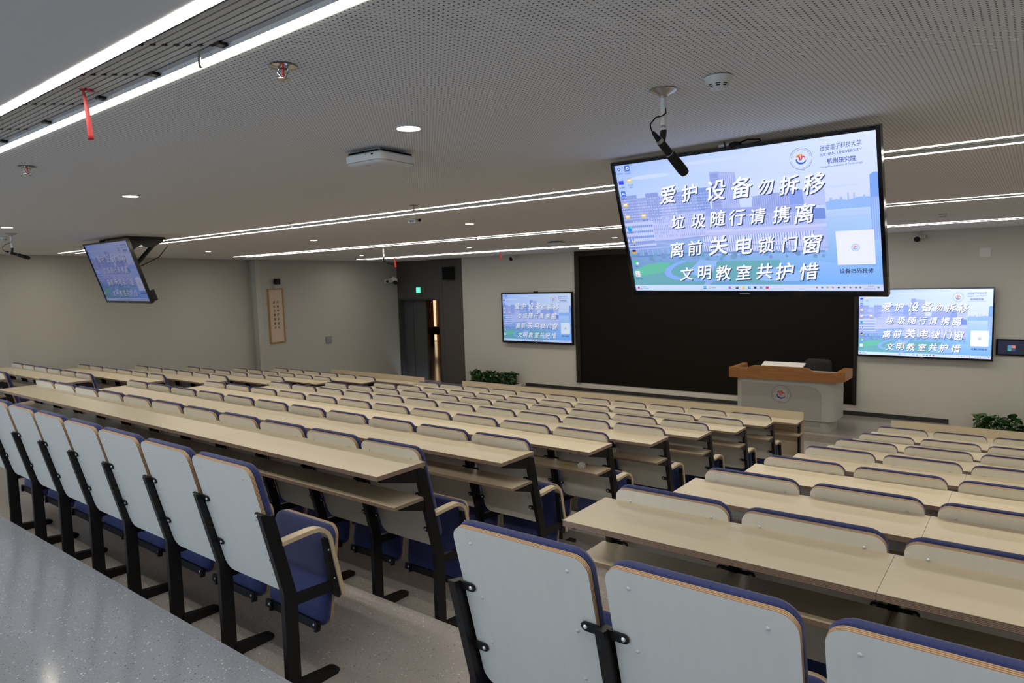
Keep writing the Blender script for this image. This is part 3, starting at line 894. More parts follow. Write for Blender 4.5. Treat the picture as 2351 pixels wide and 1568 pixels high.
def emblem(pc, x, z, R, L, white=(214, 227, 255), blue=(60, 90, 190)):
    pc.circ(x, z, R, white, L, 40)
    pc.ring(x, z, R * 0.965, R, blue, L + 1)
    top = '西安电子科技大学杭州研究院'
    for k, ch in enumerate(top):
        a = PI * (0.93 - 0.86 * k / (len(top) - 1))
        pc.text(ch, x + R * 0.83 * math.cos(a), z + R * 0.83 * math.sin(a), R * 0.135, blue, L + 1, 0.0, 0.0, a - PI / 2)
    bot = 'XIDIAN UNIVERSITY HANGZHOU INSTITUTE OF TECHNOLOGY'
    for k, ch in enumerate(bot):
        if ch == ' ': continue
        a = PI * (1.06 + 0.88 * k / (len(bot) - 1))
        pc.text(ch, x + R * 0.86 * math.cos(a), z + R * 0.86 * math.sin(a), R * 0.09, blue, L + 1, 0.0, 0.0, a + PI / 2)
    q = lambda *pts: [(x + a * R, z + b * R) for a, b in pts]
    # two swept flames over a blue crescent
    pc.poly(q((-0.48, 0.20), (-0.30, 0.34), (-0.10, 0.44), (0.04, 0.46), (-0.10, 0.30), (-0.06, 0.10), (-0.02, -0.06), (-0.12, -0.22), (-0.14, -0.06), (-0.20, 0.10), (-0.30, 0.20)), [(240, 150, 40), (245, 170, 40), (250, 190, 60), (250, 200, 80), (225, 60, 60), (205, 30, 70), (190, 20, 80), (180, 20, 90), (205, 30, 70), (225, 70, 60), (235, 110, 50)], L + 1)
    pc.poly(q((-0.04, 0.34), (0.08, 0.46), (0.16, 0.34), (0.14, 0.20), (0.26, 0.24), (0.38, 0.14), (0.40, 0.02), (0.30, -0.14), (0.34, 0.02), (0.26, 0.12), (0.14, 0.08), (0.10, -0.06), (0.00, -0.20), (0.04, -0.02), (0.04, 0.16)), [(245, 160, 40), (250, 180, 50), (240, 110, 50), (225, 60, 60), (215, 40, 70), (205, 30, 80), (185, 25, 90), (160, 20, 100), (185, 25, 90), (205, 30, 80), (215, 40, 70), (205, 30, 70), (180, 20, 90), (205, 30, 70), (225, 60, 60)], L + 1)
    outer = [(x + 0.46 * R * math.cos(a), z - 0.12 * R + 0.40 * R * math.sin(a)) for a in [PI * (0.90 + 1.02 * k / 18) for k in range(19)]]
    inner = [(x + 0.04 * R + 0.40 * R * math.cos(a), z - 0.05 * R + 0.30 * R * math.sin(a)) for a in [PI * (1.92 - 1.02 * k / 18) for k in range(19)]]
    for k in range(18):
        pc.poly([outer[k], outer[k + 1], inner[17 - k], inner[18 - k]], (60, 105, 215), L + 1)
    pc.poly(q((0.42, -0.24), (0.60, 0.02), (0.62, 0.0), (0.46, -0.24)), (150, 165, 215), L + 1)
    pc.circ(x + 0.60 * R, z + 0.04 * R, 0.025 * R, (60, 90, 190), L + 1, 8)

def picture():
    pc = Pic()
    # sky, pond and lawn as vertex-coloured strips
    strip = [(900, (160, 190, 255), (222, 233, 255)), (760, (176, 203, 255), (216, 228, 255)), (560, (196, 213, 255), (213, 224, 255)), (440, (160, 186, 242), (176, 208, 254)), (330, (140, 168, 228), (164, 202, 252)), (230, (122, 158, 212), (148, 192, 253)), (120, (100, 160, 190), (128, 180, 255)), (0, (84, 150, 170), (118, 176, 255))]
    for (z1, a1, b1), (z0, a0, b0) in zip(strip[:-1], strip[1:]):
        pc.poly([(0, z0), (1600, z0), (1600, z1), (0, z1)], [a0, b0, b1, a1], 0)
    for (x, z, w, h) in ((250, 800, 300, 26), (1050, 720, 420, 24), (700, 850, 500, 22), (1380, 620, 260, 14)):
        pc.poly([(x + w * math.cos(2 * PI * k / 16) / 2, z + h * math.sin(2 * PI * k / 16) / 2) for k in range(16)], (205, 219, 255), 1)
    # back rows of towers on the left
    rnd = random.Random(3)
    for x0, x1, z1, c in ((0, 128, 688, (140, 156, 222)), (120, 300, 664, (152, 166, 230)), (195, 292, 690, (138, 154, 220)), (290, 410, 655, (160, 172, 232)), (405, 560, 678, (142, 160, 226)), (470, 560, 640, (152, 168, 232)), (555, 640, 690, (128, 152, 224))):
        pc.rect(x0, 480, x1, z1, c, 2)
        for k in range(9):
            zz = 500 + k * 19
            if zz < z1 - 12:
                pc.rect(x0 + 3, zz, x1 - 3, zz + 8, (c[0] + 40, c[1] + 38, min(255, c[2] + 24)), 3)
                for q in range(int((x1 - x0 - 6) / 9)):
                    if rnd.random() < 0.7: pc.rect(x0 + 5 + 9 * q, zz + 1, x0 + 10 + 9 * q, zz + 7, (c[0] - 12, c[1] - 8, c[2] - 6), 4)
        for k in range(int((x1 - x0) / 18)):
            pc.rect(x0 + 6 + 18 * k, 490, x0 + 10 + 18 * k, z1 - 6, (c[0] - 14, c[1] - 12, c[2] - 10), 3)
    # tall tower
    pc.poly([(650, 500), (832, 500), (822, 762), (726, 772), (716, 780), (660, 782)], (158, 172, 236), 2)
    pc.rect(664, 520, 712, 770, (138, 154, 222), 3)
    pc.poly([(722, 520), (826, 520), (818, 758), (726, 768)], (176, 190, 244), 3)
    for k in range(7): pc.rect(732 + 13 * k, 525, 736 + 13 * k, 752, (142, 160, 226), 4)
    for k in range(10): pc.rect(668, 530 + 23 * k, 708, 534 + 23 * k, (165, 178, 236), 4)
    # flat-topped block with fins
    pc.poly([(905, 530), (1130, 530), (1130, 618), (912, 606)], (140, 156, 228), 2)
    pc.poly([(1130, 530), (1210, 525), (1201, 622), (1130, 620)], (130, 156, 236), 2)
    pc.poly([(1210, 520), (1325, 520), (1324, 612), (1202, 622)], (186, 196, 246), 2)
    for k in range(17): pc.rect(914 + 13 * k, 540, 919 + 13 * k, 606, (170, 182, 240), 3)
    # haze skyline, far hills, blue right tower
    pc.poly([(1325, 490), (1600, 490), (1600, 546), (1500, 552), (1440, 540), (1380, 548), (1325, 536)], (150, 188, 250), 1)
    for x, w, h in ((1440, 8, 30), (1470, 8, 26), (1400, 14, 12), (1520, 10, 14), (1345, 16, 10)): pc.rect(x, 540, x + w, 548 + h, (172, 194, 250), 1)
    pc.rect(1330, 470, 1550, 476, (178, 206, 255), 2); pc.rect(1330, 440, 1560, 446, (182, 196, 246), 2)
    pc.poly([(1552, 420), (1600, 420), (1600, 672), (1592, 680), (1576, 680), (1556, 668)], (120, 162, 242), 2)
    pc.rect(1555, 300, 1600, 545, (140, 176, 246), 3)
    for k in range(4): pc.rect(1562 + 11 * k, 300, 1564 + 11 * k, 540, (190, 210, 255), 4)
    # white long hall
    pc.poly([(590, 240), (1320, 250), (1318, 420), (1250, 530), (610, 552), (590, 500)], (176, 190, 244), 3)
    pc.poly([(600, 505), (1250, 490), (1250, 528), (605, 552)], (150, 166, 232), 4)
    for k in range(44): pc.rect(615 + 14 * k, 420, 619 + 14 * k, 488, (136, 154, 222), 4)
    pc.rect(590, 395, 1320, 412, (200, 206, 250), 5)
    for k in range(46): pc.rect(560 + 15 * k, 268, 568 + 15 * k, 372, (216, 222, 255), 5)
    for k in range(46): pc.rect(567 + 15 * k, 268, 572 + 15 * k, 372, (116, 138, 214), 4)
    for k in range(46): pc.rect(560 + 15 * k, 316, 575 + 15 * k, 322, (206, 212, 255), 6)
    pc.rect(555, 376, 1300, 392, (190, 192, 244), 6)
    pc.poly([(1250, 440), (1320, 440), (1320, 500), (1250, 512)], (108, 138, 222), 5)
    # left wings
    for j in range(5):
        z = 500 - j * 38
        pc.poly([(0, z - 26), (220, z - 20), (220, z), (0, z - 4)], (196, 204, 250), 4)
        for k in range(14): pc.poly([(6 + 15 * k, z - 38), (14 + 15 * k, z - 38), (14 + 15 * k, z - 24), (6 + 15 * k, z - 24)], (116, 138, 212), 5)
    pc.poly([(215, 360), (600, 370), (604, 545), (205, 522)], (190, 198, 248), 3)
    for r in range(6):
        for k in range(26):
            if rnd.random() < 0.75: pc.rect(225 + 14 * k, 382 + 24 * r, 229 + 14 * k, 400 + 24 * r, (142, 158, 226), 4)
    # elevated walks
    for (a, b, w, c) in (((0, 330), (600, 372), 9, (140, 160, 226)), ((0, 300), (640, 318), 8, (172, 186, 242)), ((200, 345), (560, 300), 8, (170, 178, 228)), ((560, 330), (1330, 262), 8, (150, 170, 232)), ((560, 255), (1300, 240), 12, (104, 140, 206)), ((0, 245), (600, 260), 10, (96, 128, 196))):
        pc.poly([a, b, (b[0], b[1] + w), (a[0], a[1] + w)], c, 6)
    for k in range(16): pc.rect(30 + 38 * k, 262, 33 + 38 * k, 302, (176, 192, 240), 5)
    # trees
    for k in range(70):
        x = rnd.random() * 1300; z = 215 + rnd.random() * 55; r = 6 + rnd.random() * 14
        pc.circ(x, z, r, (92 + rnd.randint(0, 26), 136 + rnd.randint(0, 24), 186 + rnd.randint(0, 24)), 7, 7)
    # lawn, path, pond
    pc.poly([(0, 40), (420, 40), (700, 60), (1040, 40), (1040, 200), (560, 200), (300, 205), (120, 190), (0, 150)], (96, 166, 178), 7)
    pc.poly([(20, 150), (120, 192), (255, 206), (300, 196), (250, 140), (160, 120), (60, 110)], (104, 190, 168), 8)
    outer = [(400, 215), (330, 195), (270, 165), (246, 132), (262, 100), (310, 80), (420, 66), (700, 62)]
    inner = [(420, 205), (370, 190), (320, 165), (296, 135), (306, 112), (350, 96), (440, 86), (700, 80)]
    for k in range(7): pc.poly([outer[k], outer[k + 1], inner[k + 1], inner[k]], (138, 176, 252), 9)
    pc.poly([(400, 120), (520, 215), (640, 205), (600, 130), (520, 100)], (150, 186, 246), 8)
    pc.poly([(900, 70), (1000, 58), (1140, 62), (1180, 110), (1080, 160), (960, 150), (900, 110)], (150, 190, 252), 9)
    pc.poly([(1180, 60), (1220, 190), (1600, 140), (1600, 36), (1180, 36)], [(128, 182, 255), (150, 190, 250), (140, 186, 252), (120, 178, 255), (120, 178, 255)], 8)
    pc.poly([(520, 36), (560, 36), (590, 62), (540, 62)], (150, 178, 244), 10)
    # the four lines of brush lettering with drop shadow
    lines = [('爱护设备勿拆移', [358, 514, 691, 856, 1001, 1133, 1270], [667, 666, 665, 669, 659, 654, 648], [150, 140, 165, 165, 120, 140, 150]),
             ('垃圾随行请携离', [403, 542, 677, 806, 934, 1073, 1206], [483, 479, 486, 485, 484, 482, 480], [120, 125, 130, 130, 125, 128, 150]),
             ('离前关电锁门窗', [368, 498, 653, 823, 967, 1106, 1236], [292, 299, 309, 302, 299, 297, 295], [135, 130, 165, 150, 130, 120, 150]),
             ('文明教室共护惜', [409, 542, 670, 802, 933, 1060, 1204], [119, 125, 122, 124, 129, 126, 123], [120, 130, 130, 130, 130, 140, 135])]
    for s, xs, zs, hs in lines:
        for ch, x, z, h in zip(s, xs, zs, hs):
            pc.text(ch, x + 5, z - 6, h * 0.82, (52, 66, 120), 12, 0.018, 0.26, 0.06)
            pc.text(ch, x, z, h * 0.82, (244, 247, 255), 14, 0.018, 0.26, 0.06)
    # emblem and names
    emblem(pc, 1212, 796, 62, 12)
    pc.text('西安電子科技大学', 1422, 842, 33, (45, 70, 175), 13, 0.0, 0.25, 0.035, 212)
    pc.text('XIDIAN UNIVERSITY', 1422, 806, 22, (60, 85, 185), 13, 0.0, 0.0, 0.03, 216)
    pc.text('杭州研究院', 1422, 765, 32, (40, 60, 165), 13, 0.01, 0.0, 0.0, 146)
    pc.text('Hangzhou Institute of Technology', 1421, 736, 15, (80, 100, 195), 13, 0.0, 0.0, 0.02, 214)
    # blank white card and its caption
    pc.rect(1366, 160, 1565, 362, (236, 240, 255), 12)
    emblem(pc, 1466, 262, 22, 13)
    pc.text('设备扫码报修', 1463, 122, 30, (22, 28, 70), 13, 0.012, 0.0, 0.0, 178)
    # desktop icons
    def folder(x, z):
        pc.rect(x - 17, z - 12, x + 17, z + 12, (238, 200, 90), 12); pc.rect(x - 17, z + 8, x - 4, z + 15, (225, 170, 60), 12); pc.rect(x - 13, z - 2, x + 13, z + 8, (245, 245, 255), 13)
    def cap(s, x, z, w=44): pc.text(s, x, z, 13, (70, 84, 150), 13, 0.0, 0.0, 0.0, w)
    pc.ring(31, 872, 7, 12, (90, 100, 150), 12, n=9); cap('回收站', 33, 842)
    pc.rect(74, 852, 112, 892, (60, 110, 230), 12); pc.ring(97, 872, 6, 10, (255, 255, 255), 13, n=14); pc.poly([(80, 858), (84, 856), (94, 884), (90, 886)], (255, 255, 255), 13); cap('中控台', 93, 838)
    pc.rect(12, 768, 50, 794, (64, 72, 235), 12); cap('此电脑', 32, 748)
    folder(96, 789); cap('学习资料', 100, 757); cap('2023', 100, 742, 26)
    pc.rect(15, 684, 49, 722, (70, 120, 240), 12); pc.poly([(20, 694), (28, 712), (33, 702), (38, 712), (45, 694), (38, 700), (28, 700)], (255, 255, 255), 13); cap('教学', 33, 668, 36)
    folder(33, 624); cap('课程资料', 36, 592, 56); folder(34, 540); cap('教室文件', 40, 506, 60); folder(160, 540); cap('课件', 165, 508, 50)
    pc.circ(35, 455, 19, (40, 150, 225), 12, 20); pc.ring(37, 458, 6, 14, (90, 215, 190), 13, -0.4, 2.4, 12); cap('浏览器', 37, 428)
    pc.rect(20, 356, 52, 394, (110, 140, 230), 12); pc.rect(32, 360, 40, 390, (240, 244, 255), 13); pc.circ(52, 360, 8, (230, 210, 80), 13, 10); cap('录播', 38, 338)
    pc.rect(21, 276, 55, 302, (225, 175, 60), 12); pc.rect(24, 288, 52, 303, (60, 30, 70), 13); cap('培训资料', 42, 258, 52)
    pc.circ(31, 212, 14, (60, 205, 120), 12, 16); pc.circ(47, 202, 11, (225, 230, 255), 13, 16); cap('聊天', 40, 178, 24)
    pc.rect(18, 104, 54, 146, (240, 242, 255), 12); pc.poly([(26, 132), (34, 140), (38, 130)], (240, 170, 60), 13); pc.poly([(38, 118), (48, 116), (42, 108)], (215, 50, 70), 13); pc.poly([(24, 114), (30, 124), (34, 110)], (70, 90, 220), 13); cap('课堂', 42, 86, 56)
    # task bar
    pc.poly([(0, 0), (1600, 0), (1600, 38), (0, 40)], [(200, 224, 255), (205, 214, 250), (205, 214, 250), (200, 224, 255)], 12)
    pc.circ(24, 20, 9, (200, 60, 90), 13, 12); pc.text('今日热点', 62, 26, 11, (90, 100, 130), 13, width=52); pc.text('空气质量', 70, 12, 11, (90, 100, 130), 13, width=66)
    for a in (0, 1):
        for b in (0, 1): pc.rect(518 + 11 * a, 10 + 11 * b, 527 + 11 * a, 19 + 11 * b, (50, 140, 225), 13)
    pc.ring(562, 21, 5, 7, (110, 120, 150), 13, n=12); pc.text('搜索', 590, 20, 12, (110, 120, 150), 13, width=26)
    for x, c in ((700, (160, 110, 220)), (748, (40, 40, 50)), (790, (240, 200, 90)), (828, (40, 130, 215)), (866, (40, 60, 130)), (904, (140, 150, 190)), (943, (200, 60, 80))):
        pc.rect(x - 9, 12, x + 9, 28, c, 13)
    pc.rect(742, 20, 752, 30, (205, 215, 250), 14); pc.circ(831, 22, 4, (205, 225, 255), 14, 8)
    for x, c in ((1240, (190, 120, 120)), (1270, (60, 130, 220)), (1300, (150, 190, 60)), (1330, (220, 120, 120)), (1362, (20, 70, 80)), (1392, (110, 120, 140)), (1425, (130, 130, 150)), (1455, (120, 130, 150)), (1478, (120, 130, 150)), (1572, (120, 130, 160))):
        pc.circ(x, 20, 6, c, 13, 8)
    pc.text('14:37', 1535, 27, 12, (95, 100, 130), 13, width=30); pc.text('2025/3/13', 1525, 12, 12, (95, 100, 130), 13, width=58)
    return pc
PICT = picture()
def screen_mat(name, strength, tint=(1, 1, 1)):
    m = mat(name, (0.01, 0.01, 0.01), 0.25)
    b = m.node_tree.nodes['Principled BSDF']
    at = nn(m, 'ShaderNodeAttribute', attribute_name='picture')
    x = nn(m, 'ShaderNodeMix', data_type='RGBA', blend_type='MULTIPLY')
    x.inputs[0].default_value = 1.0
    lk(m, at.outputs['Color'], x.inputs[6]); x.inputs[7].default_value = (*tint, 1)
    lk(m, x.outputs[2], b.inputs['Emission Color'])
    b.inputs['Emission Strength'].default_value = strength
    return m

def television(lab, loc, rot, w, h, bez, depth, m, extra=None, bulge=True):
    """loc: centre of the front face; rot: euler; screen faces local -y"""
    t = thing('television', lab, 'television', loc, rot, 'televisions showing the notice')
    bt, bb = bez, bez * 1.5
    mb = MB()
    W2, H2 = w / 2, h / 2
    for a, b in (((-W2, 0, H2 - bt), (W2, depth, H2)), ((-W2, 0, -H2), (W2, depth, -H2 + bb)), ((-W2, 0, -H2 + bb), (-W2 + bt, depth, H2 - bt)), ((W2 - bt, 0, -H2 + bb), (W2, depth, H2 - bt))):
        mb.box(a, b, M['blackgloss'])
    mb.box((-0.025, -0.0006, -H2 + bb * 0.35), (0.025, 0.0, -H2 + bb * 0.6), M['grey'])
    link('bezel', mb.mesh('bezel'), t)
    mb = MB(); mb.box((-W2 + bt, 0.012, -H2 + bb), (W2 - bt, depth + 0.005, H2 - bt), M['blackmatte'])
    if bulge:
        mb.box((-W2 * 0.62, depth + 0.005, -H2 * 0.9), (W2 * 0.62, depth + 0.045, H2 * 0.2), M['blackmatte'])
        mb.box((W2 * 0.55, depth + 0.005, -H2 * 0.97), (W2 * 0.98, depth + 0.05, -H2 * 0.62), M['blackmatte'])
    link('back_shell', mb.mesh('back_shell'), t)
    sw, sh = w - 2 * bt, h - bt - bb
    me = PICT.mesh('screen', m, sw / 1600, sh / 900)
    link('screen', me, t, (0, 0.0105, (bb - bt) / 2))
    return t
tv_a = screen_mat('screen_big', 0.86)
tv_b = screen_mat('screen_tilted', 0.27, (0.72, 0.74, 1.0))  # off-axis viewing falloff put into the emission: weaker and tinted blue
tv_c = screen_mat('screen_front_a', 0.72, (0.86, 0.93, 1.0))
tv_d = screen_mat('screen_front_b', 1.0, (1.0, 1.0, 1.0))
# big hanging screen (tilted down on the ceiling mount) and its far twin
BIGC, FARC = (-1.106, 3.124, 2.914), (-8.03, 3.265, 2.891)
bt_ = television('big hanging television above the right block showing white brush lettering', BIGC, (math.radians(18.65), math.radians(0.78), math.radians(-3.64)), 1.22, 0.702, 0.016, 0.035, tv_a)
ft_ = television('small-looking tilted television hanging by the far side wall', FARC, (math.radians(17.07), math.radians(0.47), math.radians(-2.07)), 1.22, 0.702, 0.016, 0.035, tv_b)
def ceiling_mount(lab, c):
    x, y, z = c
    t = thing('ceiling_mount', lab, 'television mount', (x, y, CEIL), group='steel television mounts on the ceiling')
    mb = MB(); mb.box((-0.30, 0.02, -0.02), (0.30, 0.42, 0.0), M['black']); link('ceiling_plate', mb.mesh('ceiling_plate'), t)
    for s in (-0.24, 0.24):
        mb = MB()
        mb.prism([(0.02, -0.015), (0.42, -0.015), (0.42, -0.05), (0.30, -0.11), (0.24, -0.11)], s - 0.02, s + 0.02, M['black'])
        mb.tube([(s, 0.32, -0.08), (s, 0.10, z - CEIL + 0.06)], 0.022, M['black'], 6)
        link('arm', mb.mesh('arm'), t)
    mb = MB(); mb.tube([(0.30, 0.42, -0.01), (0.33, 0.43, -0.10), (0.28, 0.35, -0.22), (0.14, 0.20, -0.32), (0.05, 0.10, -0.36)], 0.005, M['blackmatte'], 6); link('cable', mb.mesh('cable', True), t)
ceiling_mount('black steel mount behind the big hanging television', BIGC)
ceiling_mount('black steel mount with trailing cable beside the far tilted television', FARC)
# small receiver box with cables on top of the big screen
def receiver(lab, c):
    t = thing('receiver_box', lab, 'receiver', c, group='receivers on top of the hanging televisions')
    mb = MB(); mb.lathe([(0.02, 0.0), (0.03, 0.01), (0.026, 0.025), (0.012, 0.030)], M['blackmatte'], 14); link('body', mb.mesh('body', True), t)
    mb = MB(); mb.tube([(0.0, 0, 0.02), (0.05, 0.01, 0.034), (0.10, 0.02, 0.030), (0.115, 0.02, 0.0)], 0.004, M['blackmatte'], 6); mb.tube([(-0.05, 0, 0.038), (-0.045, 0.005, 0.0)], 0.003, M['blackmatte'], 6); link('cable', mb.mesh('cable', True), t)
    mb = MB(); mb.box((-0.08, 0.01, 0.018), (-0.03, 0.03, 0.028), M['white']); link('label_tape', mb.mesh('label_tape'), t)
receiver('small black receiver with cables on the top edge of the big screen', (-1.08, 3.035, 3.237))
receiver('small black receiver on the top edge of the far tilted screen', (-8.10, 3.185, 3.222))
# front wall televisions
def front_tv(lab, x0, x1, z0, z1, m, bez):
    t = television(lab, ((x0 + x1) / 2, YF - 0.125, (z0 + z1) / 2), (0, 0, 0), x1 - x0, z1 - z0, bez, 0.05, m, bulge=False)
    mb = MB(); mb.box((-0.5, 0.055, -0.3), (0.5, 0.124, 0.3), M['blackmatte']); link('wall_bracket', mb.mesh('wall_bracket'), t)
    return t
ta = front_tv('wall television between the planted corner and the blackboard', -10.225, -8.205, 1.186, 2.386, tv_c, 0.034)
mb = MB(); mb.box((-0.05, 0.0, 0.60), (0.05, 0.05, 0.62), M['blackmatte']); link('camera_bar', mb.mesh('camera_bar'), ta)
tb = front_tv('bright wall television on the other side of the blackboard, behind the lectern', -2.435, -0.525, 1.213, 2.362, tv_d, 0.022)
mb = MB()
mb.tube([(-8.20, YF - 0.05, 1.62), (-8.16, YF - 0.05, 1.55), (-8.15, YF - 0.05, 1.35), (-8.17, YF - 0.05, 1.25)], 0.006, M['blackmatte'], 6)
mb.tube([(-8.20, YF - 0.04, 1.40), (-8.13, YF - 0.04, 1.32), (-8.14, YF - 0.04, 1.22), (-8.2, YF - 0.04, 1.19)], 0.005, M['blackmatte'], 6)
tag(link('loose_cable', mb.mesh('loose_cable', True)), 'thin black cables looping between the wall television and the blackboard', 'cable')
# control panel by the bright television
t = thing('control_panel', 'black wall control panel with four coloured tiles, cut by the photo edge', 'control panel', (-0.22, YF - 0.03, 1.43))
mb = MB(); mb.box((-0.275, 0.0, -0.128), (0.275, 0.03, 0.128), M['blackgloss']); link('housing', mb.mesh('housing'), t)
mb = MB()
for (x, z, c) in ((-0.105, 0.012, (70, 130, 190)), (-0.055, 0.012, (205, 120, 100)), (-0.105, -0.032, (80, 160, 135)), (-0.055, -0.032, (50, 70, 120))):
    m_ = mat('tile_glow', (0.02, 0.02, 0.02), 0.4, emit=rgb(*c), estr=0.9)
    mb.box((x - 0.024, -0.002, z - 0.021), (x + 0.024, 0.0, z + 0.021), m_)
link('tiles', mb.mesh('tiles'), t)
m_ = mat('panel_glow', (0.005, 0.006, 0.012), 0.3, emit=(0.012, 0.014, 0.03), estr=1.0)
mb = MB(); mb.box((-0.25, -0.0008, -0.105), (0.25, 0.0, 0.105), m_); link('display', mb.mesh('display'), t)

# blackboard recess
t = thing('blackboard', 'wide black board filling the front wall behind the lectern', 'blackboard', ((-8.18 - 2.455) / 2, YF, 0))
bw = (8.18 - 2.455) / 2
mb = MB(); mb.box((-bw + 0.11, -0.012, 0.34), (bw - 0.05, 0.0, 3.16), M['board']); link('writing_surface', mb.mesh('writing_surface'), t)
mb = MB(); mb.box((-bw, -0.05, 0.34), (-bw + 0.11, 0.0, CEIL - 0.002), M['boardframe']); mb.box((bw - 0.05, -0.05, 0.34), (bw, 0.0, CEIL - 0.002), M['boardframe']); mb.box((-bw + 0.11, -0.05, 3.16), (bw - 0.05, 0.0, CEIL - 0.002), M['boardframe'])
link('frame', mb.mesh('frame'), t)
mb = MB(); mb.box((-7.25, 11.60, CEIL - 0.012), (-2.9, 11.64, CEIL), M['lightstrip'])
tag(link('board_light', mb.mesh('board_light')), 'short white strip light on the ceiling just before the blackboard', 'strip light')

# ------------------------------------------------------------------ lectern
t = thing('lectern', 'grey lectern with orange wooden top and round emblem on the podium', 'lectern', (-3.206, 11.18, PODZ))
LZ = -PODZ
def ucorner(x0, x1, y0, y1, r, n=6):
    pts = []
    for cx, a0 in ((x1 - r, -PI / 2), ):
        for k in range(n + 1):
            a = a0 + PI / 2 * k / n; pts.append((cx + r * math.cos(a), y0 + r + r * math.sin(a)))
    pts += [(x1, y1), (x0, y1)]
    for k in range(n + 1):
        a = PI + PI / 2 * k / n; pts.append((x0 + r + r * math.cos(a), y0 + r + r * math.sin(a)))
    return pts
mb = MB(); mb.prism(ucorner(-0.77, 0.77, 0.0, 0.62, 0.14), 0.19, 0.83, M['lectern'], 'xy'); link('body', mb.mesh('body', 35), t)
mb = MB(); mb.prism([(-0.66, 0.22), (0.58, 0.22), (0.58, 0.62), (0.50, 0.70), (0.42, 0.735), (-0.66, 0.735)], -0.006, 0.0, M['lectern_in'], 'xz'); link('front_panel', mb.mesh('front_panel'), t)
mb = MB(); mb.prism(ucorner(-0.70, 0.69, 0.06, 0.58, 0.10), 0.0, 0.19, M['lectern'], 'xy'); mb.box((0.30, 0.052, 0.09), (0.56, 0.06, 0.16), M['lectern_in']); link('plinth', mb.mesh('plinth', 35), t)
# wooden top: wavy front board wrapping the corner, and side rails
prof = [(-0.85, 0.965 + LZ), (0.80, 0.968 + LZ), (0.80, 1.125 + LZ), (0.50, 1.118 + LZ), (0.46, 1.128 + LZ), (0.40, 1.168 + LZ), (0.34, 1.178 + LZ), (-0.44, 1.178 + LZ), (-0.50, 1.165 + LZ), (-0.545, 1.128 + LZ), (-0.58, 1.120 + LZ), (-0.68, 1.120 + LZ), (-0.70, 1.133 + LZ), (-0.85, 1.130 + LZ)]
mb = MB(); mb.prism(prof, -0.07, 0.0, M['oak'], 'xz')
mb.box((-0.85, 0.0, 0.965 + LZ), (-0.77, 0.62, 1.128 + LZ), M['oak'])
mb.prism([(0.80, -0.07), (0.90, 0.10), (0.90, 0.62), (0.78, 0.62), (0.78, 0.0)], 0.975 + LZ, 1.125 + LZ, M['oak'], 'xy')
link('wooden_top', mb.mesh('wooden_top'), t)
mb = MB(); mb.box((-0.77, 0.0, 0.83), (0.78, 0.62, 0.90), M['lectern']); link('worktop', mb.mesh('worktop'), t)
# emblem of the lectern: flat coloured shapes on a disc
def flat_emblem(parent, loc, R):
    mb = MB()
    def poly(pts, m, l):
        n = len(pts); mb.add([(p[0] * R, -0.0006 * l, p[1] * R) for p in pts], [tuple(range(n))], m)
    circ = lambda r, n=40: [(r * math.cos(2 * PI * k / n), r * math.sin(2 * PI * k / n)) for k in range(n)]
    poly(circ(1.0), M['blueink'], 1); poly(circ(0.965), M['emblembg'], 2); poly(circ(0.68), M['blueink'], 3); poly(circ(0.665), M['emblembg'], 4)
    poly([(-0.48, 0.20), (-0.30, 0.34), (-0.10, 0.44), (0.04, 0.46), (-0.10, 0.30), (-0.06, 0.10), (-0.02, -0.06), (-0.12, -0.22), (-0.14, -0.06), (-0.20, 0.10), (-0.30, 0.20)], M['redink'], 5)
    poly([(-0.30, 0.30), (-0.10, 0.42), (0.04, 0.46), (-0.06, 0.34)], M['orangeink'], 6)
    poly([(-0.04, 0.34), (0.08, 0.46), (0.16, 0.34), (0.14, 0.20), (0.26, 0.24), (0.38, 0.14), (0.40, 0.02), (0.30, -0.14), (0.34, 0.02), (0.26, 0.12), (0.14, 0.08), (0.10, -0.06), (0.00, -0.20), (0.04, -0.02), (0.04, 0.16)], M['redink'], 5)
    outer = [(0.46 * math.cos(a), -0.12 + 0.40 * math.sin(a)) for a in [PI * (0.90 + 1.02 * k / 18) for k in range(19)]]
    inner = [(0.04 + 0.40 * math.cos(a), -0.05 + 0.30 * math.sin(a)) for a in [PI * (1.92 - 1.02 * k / 18) for k in range(19)]]
    for k in range(18): poly([outer[k], outer[k + 1], inner[17 - k], inner[18 - k]], M['blueink'], 5)
    def ringtext(s, a0, a1, rad, size, flip):
        for k, ch in enumerate(s):
            if ch == ' ': continue
            a = a0 + (a1 - a0) * k / (len(s) - 1)
            vs, fs = glyphs(ch)
            xs = [p[0] for p in vs]; zs = [p[1] for p in vs]
            ox, oz = (min(xs) + max(xs)) / 2, (min(zs) + max(zs)) / 2
            ro = a + (PI / 2 if flip else -PI / 2)
            ca, sa = math.cos(ro), math.sin(ro)
            mb.add([((rad * math.cos(a) + size * ((p[0] - ox) * ca - (p[1] - oz) * sa)) * R, -0.0006 * 5, (rad * math.sin(a) + size * ((p[0] - ox) * sa + (p[1] - oz) * ca)) * R) for p in vs], fs, M['blueink'])
    ringtext('西安电子科技大学杭州研究院', PI * 0.93, PI * 0.07, 0.81, 0.14, False)
    ringtext('XIDIAN UNIVERSITY HANGZHOU INSTITUTE OF TECHNOLOGY', PI * 1.06, PI * 1.94, 0.81, 0.09, True)
    o = link('emblem', mb.mesh('emblem'), parent, loc)
    o['label'] = 'round blue and red school emblem'
flat_emblem(t, (-0.022, -0.0065, 0.578), 0.146)
